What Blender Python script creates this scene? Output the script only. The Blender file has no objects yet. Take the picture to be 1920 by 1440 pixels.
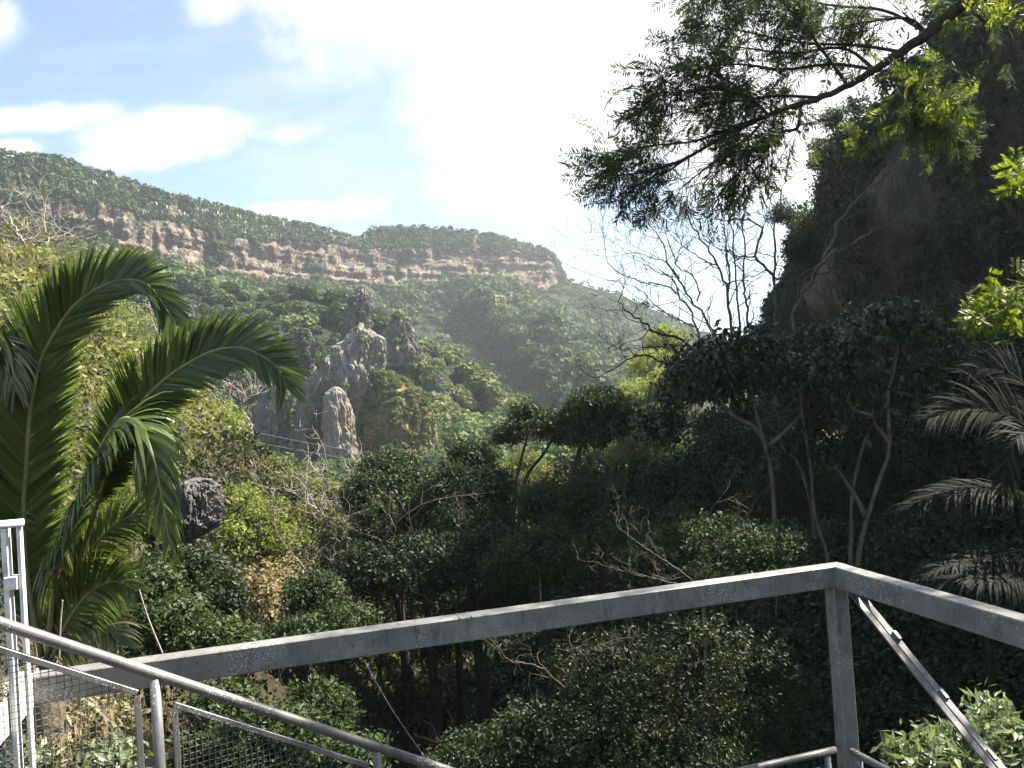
import bpy, math, random
import numpy as np
from mathutils import Matrix, Vector

R = np.random.default_rng(11)
random.seed(5)
SC = bpy.context.scene
COL = SC.collection
rad = math.radians

# ------------------------------------------------------------------ camera
F = 1507.0                                   # focal length in pixels of the 1920 px wide photograph
PITCH, ROLL = math.atan(25 / F), math.atan(0.0664)
FWD = np.array([0, math.cos(PITCH), math.sin(PITCH)])
UP0 = np.array([0, -math.sin(PITCH), math.cos(PITCH)])
RIGHT = math.cos(ROLL) * np.array([1., 0, 0]) - math.sin(ROLL) * UP0
UPV = math.sin(ROLL) * np.array([1., 0, 0]) + math.cos(ROLL) * UP0
cam = bpy.data.cameras.new("camera")
cam.sensor_width = 36
cam.lens = 36 * F / 1920
cam.clip_start = 0.1
cam.clip_end = 6000
co = bpy.data.objects.new("camera", cam)
COL.objects.link(co)
m = Matrix.Identity(4)
for i in range(3):
    m[i][0], m[i][1], m[i][2] = RIGHT[i], UPV[i], -FWD[i]
co.matrix_world = m
SC.camera = co

def ray(px, py):
    px = np.asarray(px, float)[..., None]; py = np.asarray(py, float)[..., None]
    return RIGHT * (px - 960) / F + UPV * (720 - py) / F + FWD
def P(px, py, Y):
    """the place that stands at distance Y (metres along +y) where the photograph shows (px, py)"""
    d = ray(px, py)
    return d * (np.asarray(Y, float)[..., None] / d[..., 1:2])
def PL(lst):
    a = np.array(lst, float)
    return P(a[:, 0], a[:, 1], a[:, 2])

# ------------------------------------------------------------------ light, sky, exposure
SUN_AZ, SUN_EL = rad(74), rad(50)            # azimuth from +y towards +x
sd = Vector((math.cos(SUN_EL) * math.sin(SUN_AZ), math.cos(SUN_EL) * math.cos(SUN_AZ), math.sin(SUN_EL)))
sl = bpy.data.lights.new("sun", 'SUN')
sl.energy = 5.0
sl.angle = rad(0.5)
sl.color = (1.0, 0.94, 0.84)
so = bpy.data.objects.new("sun", sl)
COL.objects.link(so)
so.rotation_euler = sd.to_track_quat('Z', 'Y').to_euler()
SC.view_settings.view_transform = 'Standard'
SC.view_settings.look = 'None'
SC.view_settings.exposure = 2.15
SC.view_settings.gamma = 1
SC.cycles.max_bounces = 6
SC.cycles.diffuse_bounces = 3
SC.cycles.glossy_bounces = 2
SC.cycles.transmission_bounces = 4
SC.cycles.transparent_max_bounces = 6
SC.cycles.volume_bounces = 0
SC.cycles.sample_clamp_indirect = 4.0
SC.cycles.caustics_reflective = False
SC.cycles.caustics_refractive = False
try:
    SC.cycles.use_denoising = True
    SC.cycles.denoiser = 'OPENIMAGEDENOISE'
except Exception:
    pass

W = bpy.data.worlds.new("World")
SC.world = W
W.use_nodes = True
nt = W.node_tree
nt.nodes.clear()
class NT:
    """small helper that wires shader nodes"""
    def __init__(s, t): s.t = t
    def n(s, kind, **kw):
        nd = s.t.nodes.new(kind)
        for k, v in kw.items():
            setattr(nd, k, v)
        return nd
    def set(s, sock, v):
        if isinstance(v, bpy.types.NodeSocket): s.t.links.new(v, sock)
        elif v is not None: sock.default_value = v
    def math(s, op, a, b=None, c=None, clamp=False):
        nd = s.n('ShaderNodeMath', operation=op, use_clamp=clamp)
        s.set(nd.inputs[0], a); s.set(nd.inputs[1], b); s.set(nd.inputs[2], c)
        return nd.outputs[0]
    def vec(s, op, a, b=None):
        nd = s.n('ShaderNodeVectorMath', operation=op)
        s.set(nd.inputs[0], a); s.set(nd.inputs[1], b)
        return nd.outputs['Value'] if op in ('LENGTH', 'DOT_PRODUCT') else nd.outputs[0]
    def mix(s, f, a, b):
        nd = s.n('ShaderNodeMix', data_type='RGBA')
        s.set(nd.inputs[0], f); s.set(nd.inputs[6], a); s.set(nd.inputs[7], b)
        return nd.outputs[2]
    def noise(s, vec, scale, detail=4, rough=.55):
        nd = s.n('ShaderNodeTexNoise')
        if vec is not None: s.set(nd.inputs['Vector'], vec)
        nd.inputs['Scale'].default_value = scale
        nd.inputs['Detail'].default_value = detail
        nd.inputs['Roughness'].default_value = rough
        return nd.outputs['Fac']
    def ramp(s, f, stops, interp='LINEAR'):
        nd = s.n('ShaderNodeValToRGB')
        nd.color_ramp.interpolation = interp
        e = nd.color_ramp.elements
        while len(e) < len(stops): e.new(.5)
        for q, (p, c) in zip(e, stops):
            q.position = p
            q.color = (c, c, c, 1) if isinstance(c, (int, float)) else (*c, 1)
        s.set(nd.inputs[0], f)
        return nd.outputs[0]
    def smooth(s, f, a, b):
        nd = s.n('ShaderNodeMapRange', interpolation_type='SMOOTHSTEP')
        s.set(nd.inputs[0], f); nd.inputs[1].default_value = a; nd.inputs[2].default_value = b
        return nd.outputs[0]

h = NT(nt)
sky = h.n('ShaderNodeTexSky', sky_type='NISHITA')
sky.sun_disc = False
sky.sun_elevation = SUN_EL
sky.sun_rotation = SUN_AZ
sky.altitude = 700
sky.air_density = 1.0
sky.dust_density = 0.5
sky.ozone_density = 1.5
gen = h.n('ShaderNodeTexCoord').outputs['Generated']
sep = h.n('ShaderNodeSeparateXYZ'); h.set(sep.inputs[0], gen)
yy = h.math('MAXIMUM', sep.outputs[1], 0.06)
cmb = h.n('ShaderNodeCombineXYZ')
h.set(cmb.inputs[0], h.math('DIVIDE', sep.outputs[0], yy))
h.set(cmb.inputs[1], h.math('DIVIDE', sep.outputs[2], yy))
uv = cmb.outputs[0]
n1 = h.noise(uv, 6.0, 8, .62)
n2 = h.noise(uv, 2.2, 3, .5)
CLOUDS = [  # direction of a cloud (as seen in the photograph), half width, half height, weight
    (1060, -80, 600, 235, 1.0), (925, 200, 205, 150, 1.0), (1120, 220, 380, 165, 1.0), (985, 325, 235, 90, .95), (1420, 200, 330, 230, 1.0),
    (1500, 470, 100, 110, .6), (1700, -100, 520, 420, 1.0), (340, 245, 200, 50, .8), (240, 290, 110, 30, .62), (60, 222, 190, 32, .66), (520, 250, 130, 36, .42),
    (20, 282, 62, 26, .9), (560, 398, 100, 26, .8), (670, 388, 76, 40, .7), (0, 45, 60, 70, .45), (390, 10, 90, 60, .5)]
best = None
for px, py, rx, ry, wt in CLOUDS:
    q = P(px, py, 1.0)
    d = h.vec('MULTIPLY', h.vec('SUBTRACT', uv, (float(q[0]), float(q[2]), 0)), (F / rx, F / ry, 0))
    v = h.math('MULTIPLY', h.math('SUBTRACT', 1.25, h.vec('LENGTH', d)), wt)
    best = v if best is None else h.math('MAXIMUM', best, v)
best = h.math('MAXIMUM', best, -0.7)
cv = h.math('ADD', h.math('ADD', best, h.math('MULTIPLY', h.math('SUBTRACT', n1, .5), 1.5)), h.math('MULTIPLY', h.math('SUBTRACT', n2, .5), .5))
cov = h.smooth(cv, .06, .66)
wv = h.n('ShaderNodeMapping'); wv.inputs['Scale'].default_value = (2.0, 5.5, 1); wv.inputs['Rotation'].default_value = (0, 0, .22); h.set(wv.inputs[0], uv)
wisp = h.math('MULTIPLY', h.smooth(h.noise(wv.outputs[0], 1.7, 6, .6), .42, .80), .42)
cov = h.math('MAXIMUM', cov, wisp)
shade = h.smooth(h.noise(uv, 3.0, 4, .5), .25, .75)
ccol = h.mix(shade, (4.5, 4.62, 4.9, 1), (5.7, 5.65, 5.6, 1))
skyc = h.vec('MULTIPLY', sky.outputs[0], (1.02, 1.05, 1.02))
allc = h.mix(cov, skyc, ccol)
bg = h.n('ShaderNodeBackground'); bg.inputs['Strength'].default_value = 0.056
h.set(bg.inputs[0], allc)
wo = h.n('ShaderNodeOutputWorld'); h.set(wo.inputs[0], bg.outputs[0])

# ------------------------------------------------------------------ numeric helpers
def _hash(i, j, k):
    n = (i.astype(np.int64) * 374761393 + j.astype(np.int64) * 668265263 + k.astype(np.int64) * 2147483647 // 7) & 0xffffffff
    n = ((n ^ (n >> 13)) * 1274126177) & 0xffffffff
    n = (n ^ (n >> 16)) & 0xffff
    return n / 65535.0
def vn(p):
    p = np.asarray(p, float)
    i = np.floor(p).astype(np.int64); f = p - i; f = f * f * (3 - 2 * f)
    r = 0
    for a in (0, 1):
        for b in (0, 1):
            for c in (0, 1):
                w = (f[..., 0] if a else 1 - f[..., 0]) * (f[..., 1] if b else 1 - f[..., 1]) * (f[..., 2] if c else 1 - f[..., 2])
                r = r + w * _hash(i[..., 0] + a, i[..., 1] + b, i[..., 2] + c)
    return r
def fbm(p, o=4):
    p = np.asarray(p, float); s = 0; a = .5; t = 0
    for q in range(o):
        s = s + a * vn(p * (2.03 ** q) + 17.3 * q); t += a; a *= .5
    return s / t
def unit(v):
    v = np.asarray(v, float)
    return v / np.maximum(np.linalg.norm(v, axis=-1, keepdims=True), 1e-9)
def rnd_dir(n):
    return unit(R.normal(size=(n, 3)))
def smooth_path(pts, n):
    """points along a Catmull-Rom curve through pts"""
    pts = np.asarray(pts, float)
    if len(pts) < 3:
        t = np.linspace(0, 1, n)[:, None]
        return pts[0] * (1 - t) + pts[-1] * t
    q = np.vstack([2 * pts[0] - pts[1], pts, 2 * pts[-1] - pts[-2]])
    t = np.linspace(0, len(pts) - 1 - 1e-6, n); i = t.astype(int); f = (t - i)[:, None]
    a, b, c, d = q[i], q[i + 1], q[i + 2], q[i + 3]
    return .5 * ((2 * b) + (c - a) * f + (2 * a - 5 * b + 4 * c - d) * f ** 2 + (3 * b - a - 3 * c + d) * f ** 3)

# ------------------------------------------------------------------ mesh building
class MB:
    def __init__(s): s.v = []; s.q = []; s.t = []; s.qt = []; s.tt = []; s.qm = []; s.tm = []; s.n = 0
    def add(s, v, q=None, t=None, tint=.5, mat=0):
        v = np.asarray(v, float).reshape(-1, 3)
        s.v.append(v)
        for f, fl, tl, ml in ((q, s.q, s.qt, s.qm), (t, s.t, s.tt, s.tm)):
            if f is not None and len(f):
                f = np.asarray(f, np.int64)
                fl.append(f + s.n); tl.append(np.broadcast_to(np.asarray(tint, float), (len(f),))); ml.append(np.full(len(f), mat))
        s.n += len(v)
    def empty(s): return s.n == 0
    def mesh(s, name, mats, smooth=False, origin=None):
        me = bpy.data.meshes.new(name)
        v = np.concatenate(s.v)
        if origin is not None: v = v - np.asarray(origin)
        nq = sum(map(len, s.q)); ntr = sum(map(len, s.t))
        loops = np.concatenate([a.ravel() for a in s.q + s.t])
        me.vertices.add(len(v)); me.vertices.foreach_set('co', v.astype(np.float32).ravel())
        me.loops.add(len(loops)); me.loops.foreach_set('vertex_index', loops.astype(np.int32))
        me.polygons.add(nq + ntr)
        st = np.concatenate([np.arange(nq) * 4, nq * 4 + np.arange(ntr) * 3])
        me.polygons.foreach_set('loop_start', st.astype(np.int32))
        me.polygons.foreach_set('material_index', np.concatenate(s.qm + s.tm).astype(np.int32))
        me.polygons.foreach_set('use_smooth', np.full(nq + ntr, bool(smooth)))
        at = me.attributes.new('tint', 'FLOAT', 'FACE')
        at.data.foreach_set('value', np.concatenate(s.qt + s.tt).astype(np.float32))
        for mt in (mats if isinstance(mats, (list, tuple)) else [mats]): me.materials.append(mt)
        me.update(calc_edges=True)
        return me
def put(name, mb, mats, parent=None, smooth=False, label=None, cat=None, group=None, kind=None):
    """link a mesh as ONE object; a child's mesh is stored around its thing's base"""
    org = None
    if parent is not None:
        p, org = parent, np.zeros(3)
        while p is not None:
            org = org + np.array(p.location); p = p.parent
    o = bpy.data.objects.new(name, mb.mesh(name, mats, smooth, org))
    COL.objects.link(o)
    o.parent = parent
    tag(o, label, cat, group, kind)
    return o
def tag(o, label=None, cat=None, group=None, kind=None):
    for k, v in (('label', label), ('category', cat), ('group', group), ('kind', kind)):
        if v: o[k] = v
    return o
def thing(name, label, cat, loc, group=None):
    o = bpy.data.objects.new(name, None); o.empty_display_size = .3
    COL.objects.link(o); o.location = [float(c) for c in loc]
    return tag(o, label, cat, group)

def tube(mb, pts, r, k=6, tint=.5, mat=0, cap=True):
    pts = np.asarray(pts, float); n = len(pts)
    r = np.broadcast_to(np.asarray(r, float), (n,))
    T = unit(np.gradient(pts, axis=0))
    ref = np.array([0, 0, 1.]) if abs(T[0, 2]) < .9 else np.array([1., 0, 0])
    A = unit(np.cross(T, ref)); 
    for i in range(1, n):
        a = A[i - 1] - T[i] * np.dot(A[i - 1], T[i]); A[i] = a / max(np.linalg.norm(a), 1e-9)
    B = np.cross(T, A)
    th = np.arange(k) * 2 * math.pi / k
    v = pts[:, None] + r[:, None, None] * (A[:, None] * np.cos(th)[None, :, None] + B[:, None] * np.sin(th)[None, :, None])
    i = np.arange(n - 1)[:, None] * k; j = np.arange(k)[None]; j2 = (j + 1) % k
    q = np.stack([i + j, i + j2, i + k + j2, i + k + j], -1).reshape(-1, 4)
    vv = v.reshape(-1, 3); t = None
    if cap:
        vv = np.vstack([vv, pts[0], pts[-1]]); c0 = n * k
        jj = np.arange(k); jn = (jj + 1) % k
        t = np.vstack([np.stack([np.full(k, c0), jn, jj], 1), np.stack([np.full(k, c0 + 1), (n - 1) * k + jj, (n - 1) * k + jn], 1)])
    mb.add(vv, q, t, tint, mat)
def box(mb, a, b, u, w, hu, hw, tint=.5, mat=0, bev=0.006):
    """a bar from a to b, section half-sizes hu along u and hw along w, its long edges chamfered"""
    a, b, u, w = (np.asarray(c, float) for c in (a, b, u, w))
    c = bev
    sec = [(-hu + c, -hw), (hu - c, -hw), (hu, -hw + c), (hu, hw - c), (hu - c, hw), (-hu + c, hw), (-hu, hw - c), (-hu, -hw + c)]
    v = [e + u * x + w * y for e in (a, b) for x, y in sec]
    q = [(i, (i + 1) % 8, 8 + (i + 1) % 8, 8 + i) for i in range(8)]
    q += [(7, 2, 1, 0), (7, 6, 3, 2), (6, 5, 4, 3), (8, 9, 10, 15), (15, 10, 11, 14), (14, 11, 12, 13)]
    mb.add(v, q, None, tint, mat)
def leaves(mb, c, d, nrm, L, Wd, tint=.5, mat=0, fold=.12):
    """one small folded diamond face per leaf"""
    c = np.asarray(c, float); N = len(c)
    if N == 0: return
    d = unit(d); s = unit(np.cross(d, nrm)); n2 = np.cross(s, d)
    L = np.broadcast_to(np.asarray(L, float), (N,))[:, None]; Wd = np.broadcast_to(np.asarray(Wd, float), (N,))[:, None]
    v = np.stack([c - d * L * .5, c + s * Wd * .5 - d * L * .06 + n2 * Wd * fold, c + d * L * .5, c - s * Wd * .5 - d * L * .06 + n2 * Wd * fold], 1)
    q = np.arange(N * 4).reshape(N, 4)
    mb.add(v.reshape(-1, 3), q, None, tint, mat)
def crown(mb, blobs, n_cl, per, L, Wr=.5, spread=.35, droop=.3, gap=.42, gscale=None, shell=.45, outward=.7, mat=0, tlo=0., thi=1.):
    """leaf clumps spread through ellipsoids: blobs = rows of (x, y, z, rx, ry, rz)"""
    B = np.asarray(blobs, float).reshape(-1, 6)
    wts = (B[:, 3] * B[:, 5]) ** 1.0; wts = wts / wts.sum()
    b = R.choice(len(B), n_cl, p=wts)
    d = rnd_dir(n_cl); rr = R.random(n_cl) ** shell
    off = d * rr[:, None]
    c = B[b, :3] + off * B[b, 3:]
    gs = gscale or 2.2 / max(.2, float(B[:, 3:].mean()))
    keep = fbm(c * gs, 3) + .25 * (1 - rr) * 0 > gap
    c, d, b = c[keep], d[keep], b[keep]
    m_ = len(c)
    if m_ == 0: return c
    ct = R.random(m_)
    cc = np.repeat(c, per, 0) + R.normal(size=(m_ * per, 3)) * spread * L * 2.2
    out = unit(np.repeat(d, per, 0) * outward + rnd_dir(m_ * per) * .75 + np.array([0, 0, .35]))
    dr = unit(rnd_dir(m_ * per) + np.repeat(d, per, 0) * .5 + np.array([0, 0, -droop]))
    Ls = L * (.6 + .8 * R.random(m_ * per))
    tt = np.clip(np.repeat(ct, per) * .65 + R.random(m_ * per) * .35, 0, 1)
    leaves(mb, cc, dr, out, Ls, Ls * Wr, tlo + (thi - tlo) * tt, mat)
    return c
def branchlet(mb, p, d, length, r, depth, wig=.25, up=.15, kids=(2, 4), tips=None, k=5, shrink=.62, rmin=.004, tint=.5):
    """a crooked branch that forks again and again"""
    n = 6
    pts = [np.array(p, float)]; d = unit(d)
    for i in range(n):
        d = unit(d + R.normal(size=3) * wig + np.array([0, 0, up * .3]))
        pts.append(pts[-1] + d * length / n)
    pts = np.array(pts)
    tube(mb, pts, np.linspace(r, max(r * .5, rmin * .6), n + 1), k, tint, 0, False)
    if depth > 0:
        for q in range(R.integers(kids[0], kids[1] + 1)):
            i = R.integers(2, n + 1)
            nd = unit(unit(pts[i] - pts[i - 1]) + R.normal(size=3) * .55)
            branchlet(mb, pts[i], nd, length * shrink * (.7 + .5 * R.random()), max(r * .55, rmin), depth - 1, wig, up, kids, tips, max(3, k - 1), shrink, rmin, tint)
    elif tips is not None:
        tips.append((pts[-1], d))

# ------------------------------------------------------------------ materials
def new_mat(name):
    mt = bpy.data.materials.new(name); mt.use_nodes = True
    mt.node_tree.nodes.clear()
    return mt, NT(mt.node_tree)
def finish(h, shader, mt, disp=None):
    o = h.n('ShaderNodeOutputMaterial'); h.set(o.inputs[0], shader)
    return mt
def principled(h, color, rough=.6, spec=.3, metal=0., normal=None):
    p = h.n('ShaderNodeBsdfPrincipled')
    h.set(p.inputs['Base Color'], color); h.set(p.inputs['Roughness'], rough)
    p.inputs['Specular IOR Level'].default_value = spec; h.set(p.inputs['Metallic'], metal)
    if normal is not None: h.set(p.inputs['Normal'], normal)
    return p.outputs[0]
def bump(h, height, strength=.5, dist=.05):
    b = h.n('ShaderNodeBump'); b.inputs['Strength'].default_value = strength; b.inputs['Distance'].default_value = dist
    h.set(b.inputs['Height'], height)
    return b.outputs[0]
def tintattr(h): return h.n('ShaderNodeAttribute', attribute_name='tint').outputs['Fac']
def mat_leaf(name, stops, trans=.35, rough=.5, spec=.25):
    mt, h = new_mat(name)
    c = h.ramp(tintattr(h), stops)
    p = principled(h, c, rough, spec)
    tr = h.n('ShaderNodeBsdfTranslucent'); h.set(tr.inputs[0], h.vec('MULTIPLY', c, (1.25, 1.25, .7)))
    mx = h.n('ShaderNodeMixShader'); mx.inputs[0].default_value = trans
    h.set(mx.inputs[1], p); h.set(mx.inputs[2], tr.outputs[0])
    return finish(h, mx.outputs[0], mt)
def obj_co(h): return h.n('ShaderNodeTexCoord').outputs['Object']
def scaled(h, co, s):
    mp = h.n('ShaderNodeMapping'); mp.inputs['Scale'].default_value = s; h.set(mp.inputs[0], co)
    return mp.outputs[0]
def mat_bark(name, a, b, scale=9.0, rough=.85):
    mt, h = new_mat(name)
    n = h.noise(scaled(h, obj_co(h), (1, 1, .35)), scale, 5, .65)
    c = h.ramp(n, [(.3, a), (.62, b)])
    return finish(h, principled(h, c, rough, .15, 0, bump(h, n, .6, .03)), mt)
def mat_rock(name, a, b, c, scale=.5, dark=.12, stretch=(1, 1, .25), bdist=.3):
    mt, h = new_mat(name)
    co = obj_co(h)
    n = h.noise(scaled(h, co, stretch), scale, 8, .68)
    n2 = h.noise(co, scale * .35, 4, .55)
    col = h.ramp(h.math('ADD', h.math('MULTIPLY', n, .6), h.math('MULTIPLY', h.noise(scaled(h, co, stretch), scale * 4.5, 6, .7), .4)), [(.36, a), (.49, b), (.62, c)])
    col = h.mix(h.smooth(n2, .48, .68), col, h.vec('MULTIPLY', col, (1.25, 1.0, .68)))
    return finish(h, principled(h, col, .9, .12, 0, bump(h, n, .9, bdist)), mt)

G = lambda *a: [(p, c) for p, c in a]
M = {}
M['lime'] = mat_leaf('lime_leaf', [(0, (.075, .11, .022)), (.5, (.17, .21, .045)), (1, (.28, .29, .085))], .5)
M['olive'] = mat_leaf('olive_leaf', [(0, (.05, .066, .018)), (.5, (.115, .135, .040)), (1, (.24, .23, .10))], .45)
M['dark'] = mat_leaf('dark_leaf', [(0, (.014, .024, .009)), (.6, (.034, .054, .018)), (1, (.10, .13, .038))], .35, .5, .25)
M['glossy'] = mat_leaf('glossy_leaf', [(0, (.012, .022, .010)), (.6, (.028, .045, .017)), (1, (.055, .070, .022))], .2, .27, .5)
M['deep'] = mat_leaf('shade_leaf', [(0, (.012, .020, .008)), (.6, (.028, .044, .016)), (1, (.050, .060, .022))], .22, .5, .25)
M['shade_olive'] = mat_leaf('shade_olive_leaf', [(0, (.015, .022, .008)), (.6, (.036, .047, .016)), (1, (.066, .074, .026))], .3, .5, .25)  # darkened olive leaf, ravine shade put into its colour
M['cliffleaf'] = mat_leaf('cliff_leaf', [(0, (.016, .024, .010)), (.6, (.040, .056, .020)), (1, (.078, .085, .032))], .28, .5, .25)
M['creeper'] = mat_leaf('dry_creeper', [(0, (.034, .028, .020)), (.5, (.068, .056, .041)), (1, (.125, .108, .082))], .2, .8, .1)
M['acacia'] = mat_leaf('acacia_leaf', [(0, (.032, .046, .024)), (.6, (.062, .085, .036)), (1, (.11, .14, .045))], .55, .55, .15)
M['bright'] = mat_leaf('bright_leaf', [(0, (.07, .11, .012)), (.6, (.14, .19, .018)), (1, (.22, .25, .03))], .5, .45, .3)
M['bush'] = mat_leaf('bush_leaf', [(0, (.08, .115, .05)), (.6, (.18, .215, .11)), (1, (.34, .36, .24))], .35, .32, .5)
M['straw'] = mat_leaf('dry_grass', [(0, (.12, .10, .05)), (.5, (.22, .18, .10)), (1, (.34, .29, .19))], .3, .7, .1)
M['palm'] = mat_leaf('palm_leaflet', [(0, (.036, .064, .016)), (.5, (.080, .125, .028)), (1, (.19, .22, .06))], .42, .33, .5)
M['palm_old'] = mat_leaf('old_palm_leaflet', [(0, (.05, .06, .025)), (.5, (.12, .13, .05)), (1, (.34, .32, .18))], .4, .35, .5)
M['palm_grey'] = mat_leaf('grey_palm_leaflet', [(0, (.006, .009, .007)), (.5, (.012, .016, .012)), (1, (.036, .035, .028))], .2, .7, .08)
M['far'] = mat_leaf('far_crown', [(0, (.022, .046, .016)), (.45, (.056, .094, .028)), (.8, (.112, .148, .044)), (1, (.17, .175, .068))], .25, .6, .15)
M['farpalm'] = mat_leaf('far_palm', [(0, (.05, .065, .034)), (1, (.15, .165, .10))], .3, .4, .4)
M['bark'] = mat_bark('grey_bark', (.05, .042, .032), (.15, .13, .10))
M['bark_dark'] = mat_bark('dark_bark', (.018, .014, .011), (.05, .042, .034))
M['bark_pale'] = mat_bark('pale_bark', (.09, .075, .055), (.30, .27, .20))
M['bark_dead'] = mat_bark('dead_wood', (.16, .14, .12), (.36, .32, .27))
M['bark_lichen'] = mat_bark('lichen_bark', (.045, .038, .030), (.16, .148, .112))
M['rachis'] = mat_bark('palm_rachis', (.12, .12, .05), (.27, .23, .12), 4)
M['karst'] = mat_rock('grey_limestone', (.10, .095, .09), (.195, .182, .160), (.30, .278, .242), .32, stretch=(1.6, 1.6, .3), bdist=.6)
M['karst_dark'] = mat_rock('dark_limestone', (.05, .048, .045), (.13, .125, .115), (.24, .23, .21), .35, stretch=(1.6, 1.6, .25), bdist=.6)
M['boulder'] = mat_rock('boulder_stone', (.035, .033, .032), (.10, .095, .092), (.20, .19, .185), 1.3, stretch=(1.5, 1.5, .4), bdist=.12)
M['redsoil'] = mat_rock('red_soil', (.055, .048, .024), (.12, .095, .05), (.22, .17, .10), .35, stretch=(1, 1, .6), bdist=.5)
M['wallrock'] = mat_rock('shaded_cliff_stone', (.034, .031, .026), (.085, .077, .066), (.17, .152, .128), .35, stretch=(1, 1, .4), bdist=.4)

def mat_hill():
    mt, h = new_mat('hill_slope')
    co = obj_co(h); t = tintattr(h)
    n = h.noise(co, .12, 6, .6)
    soil = h.ramp(n, [(.3, (.014, .020, .009)), (.55, (.026, .034, .014)), (.8, (.055, .052, .028))])
    s1 = h.noise(scaled(h, co, (.35, .35, .8)), .40, 7, .66)
    s2 = h.noise(scaled(h, co, (1, 1, .5)), .16, 6, .65)
    stone = h.ramp(s1, [(.30, (.055, .042, .034)), (.43, (.118, .094, .070)), (.58, (.18, .146, .108)), (.8, (.28, .24, .187))])
    stone = h.mix(h.smooth(s2, .5, .75), stone, h.vec('MULTIPLY', stone, (.62, .60, .62)))
    v = h.n('ShaderNodeTexVoronoi', feature='DISTANCE_TO_EDGE'); v.inputs['Scale'].default_value = .22
    h.set(v.inputs['Vector'], scaled(h, co, (1, 1, .7)))
    crack = h.smooth(v.outputs['Distance'], .0, .10)
    stone = h.mix(crack, h.vec('MULTIPLY', stone, (.45, .42, .42)), stone)
    c = h.mix(h.smooth(t, .35, .65), soil, stone)
    hh = h.math('ADD', h.math('MULTIPLY', s1, .8), h.math('ADD', s2, h.math('MULTIPLY', crack, .35)))
    return finish(h, principled(h, c, .92, .1, 0, bump(h, hh, .9, 1.6)), mt)
M['hill'] = mat_hill()
def mat_soil(name, stops, scale):
    mt, h = new_mat(name)
    co = obj_co(h); n = h.noise(co, scale, 8, .65)
    return finish(h, principled(h, h.ramp(n, stops), .95, .1, 0, bump(h, n, .8, .15)), mt)
M['soil'] = mat_soil('forest_floor', [(.3, (.016, .014, .010)), (.55, (.040, .034, .022)), (.78, (.11, .085, .055))], .8)

# ------------------------------------------------------------------ ground: one sheet out to the horizon
def ground_z(x, y):
    x = np.asarray(x, float); y = np.asarray(y, float)
    ax = 1.0 - .06 * np.clip(y, -20, 120)
    d = x - ax
    near = -13.5 + 1.10 * np.maximum(-d - 1.5, 0) + .52 * np.maximum(d - 3.5, 0)
    lcap = np.clip(.30 * (y - 12), -4, 12) * 1.0
    near = np.where(d < 0, np.minimum(near, lcap), np.minimum(near, 2.0))
    near = near + 4.5 * np.exp(-((x + 6.5) / 3.2) ** 2 - ((y - 10) / 6) ** 2) + .02 * np.clip(y - 25, 0, 40)
    far = -9.0 + .008 * np.maximum(y - 120, 0)
    k = np.clip((np.hypot(np.where(x < 0, .5, 1.) * x, y) - 38) / 22, 0, 1); k = k * k * (3 - 2 * k)
    z = near * (1 - k) + far * k
    p = np.stack([x, y, np.zeros_like(x)], -1)
    z = z + (fbm(p * .16, 4) - .5) * 3.2 * (1 - k) + (fbm(p * .02, 3) - .5) * 3 * k
    return z
def build_ground():
    na, rr = 420, np.concatenate([[.05], np.geomspace(1.5, 1500, 150)])
    a = np.linspace(0, 2 * math.pi, na, endpoint=False)
    # denser where the camera looks
    a = a + .45 * np.sin(a - math.pi) * 0 
    x = rr[:, None] * np.sin(a)[None]; y = rr[:, None] * np.cos(a)[None]
    z = ground_z(x, y)
    v = np.stack([x, y, z], -1).reshape(-1, 3)
    i = np.arange(len(rr) - 1)[:, None] * na; j = np.arange(na)[None]; j2 = (j + 1) % na
    q = np.stack([i + j, i + na + j, i + na + j2, i + j2], -1).reshape(-1, 4)
    mb = MB(); mb.add(v, q)
    put('ground', mb, M['soil'], smooth=True, kind='structure', label='dark leaf-strewn floor of the ravine')
build_ground()

# ------------------------------------------------------------------ far hills, lofted through contour lines at their real distances
def loft(curves, x0, x1, nc, rows, jit=None):
    px = np.linspace(x0, x1, nc)
    C = []
    for ci, c in enumerate(curves):
        a = np.array(c, float)
        py = np.interp(px, a[:, 0], a[:, 1]); Y = np.interp(px, a[:, 0], a[:, 2])
        ker = np.ones(9) / 9
        pys = np.convolve(np.pad(py, 4, 'edge'), ker, 'valid')
        if jit and jit[ci]:
            pys = pys + (fbm(np.stack([px * .03, px * 0 + ci * 9.1, px * 0], -1), 4) - .5) * 2 * jit[ci]
        C.append((pys, np.convolve(np.pad(Y, 4, 'edge'), ker, 'valid')))
    PY, YY, BD = [], [], []
    for i, n in enumerate(rows):
        t = np.arange(n) / n
        if i == len(rows) - 1: t = np.linspace(0, 1, n + 1)
        for f in t:
            PY.append(C[i][0] * (1 - f) + C[i + 1][0] * f); YY.append(C[i][1] * (1 - f) + C[i + 1][1] * f); BD.append(i)
    PX = np.broadcast_to(px, (len(PY), nc)); PY = np.array(PY); YY = np.array(YY)
    return PX, PY, YY, np.array(BD)
def grid_faces(nr, nc):
    i = np.arange(nr - 1)[:, None] * nc; j = np.arange(nc - 1)[None]
    return np.stack([i + j, i + nc + j, i + nc + j + 1, i + j + 1], -1).reshape(-1, 4)
def segd(px, py, a, b):
    a = np.array(a, float); b = np.array(b, float); ab = b - a
    t = np.clip(((px - a[0]) * ab[0] + (py - a[1]) * ab[1]) / (ab @ ab), 0, 1)
    dx = px - a[0] - t * ab[0]; dy = py - a[1] - t * ab[1]
    side = np.sign(dx * ab[1] - dy * ab[0])
    return np.hypot(dx, dy), side, t

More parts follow.
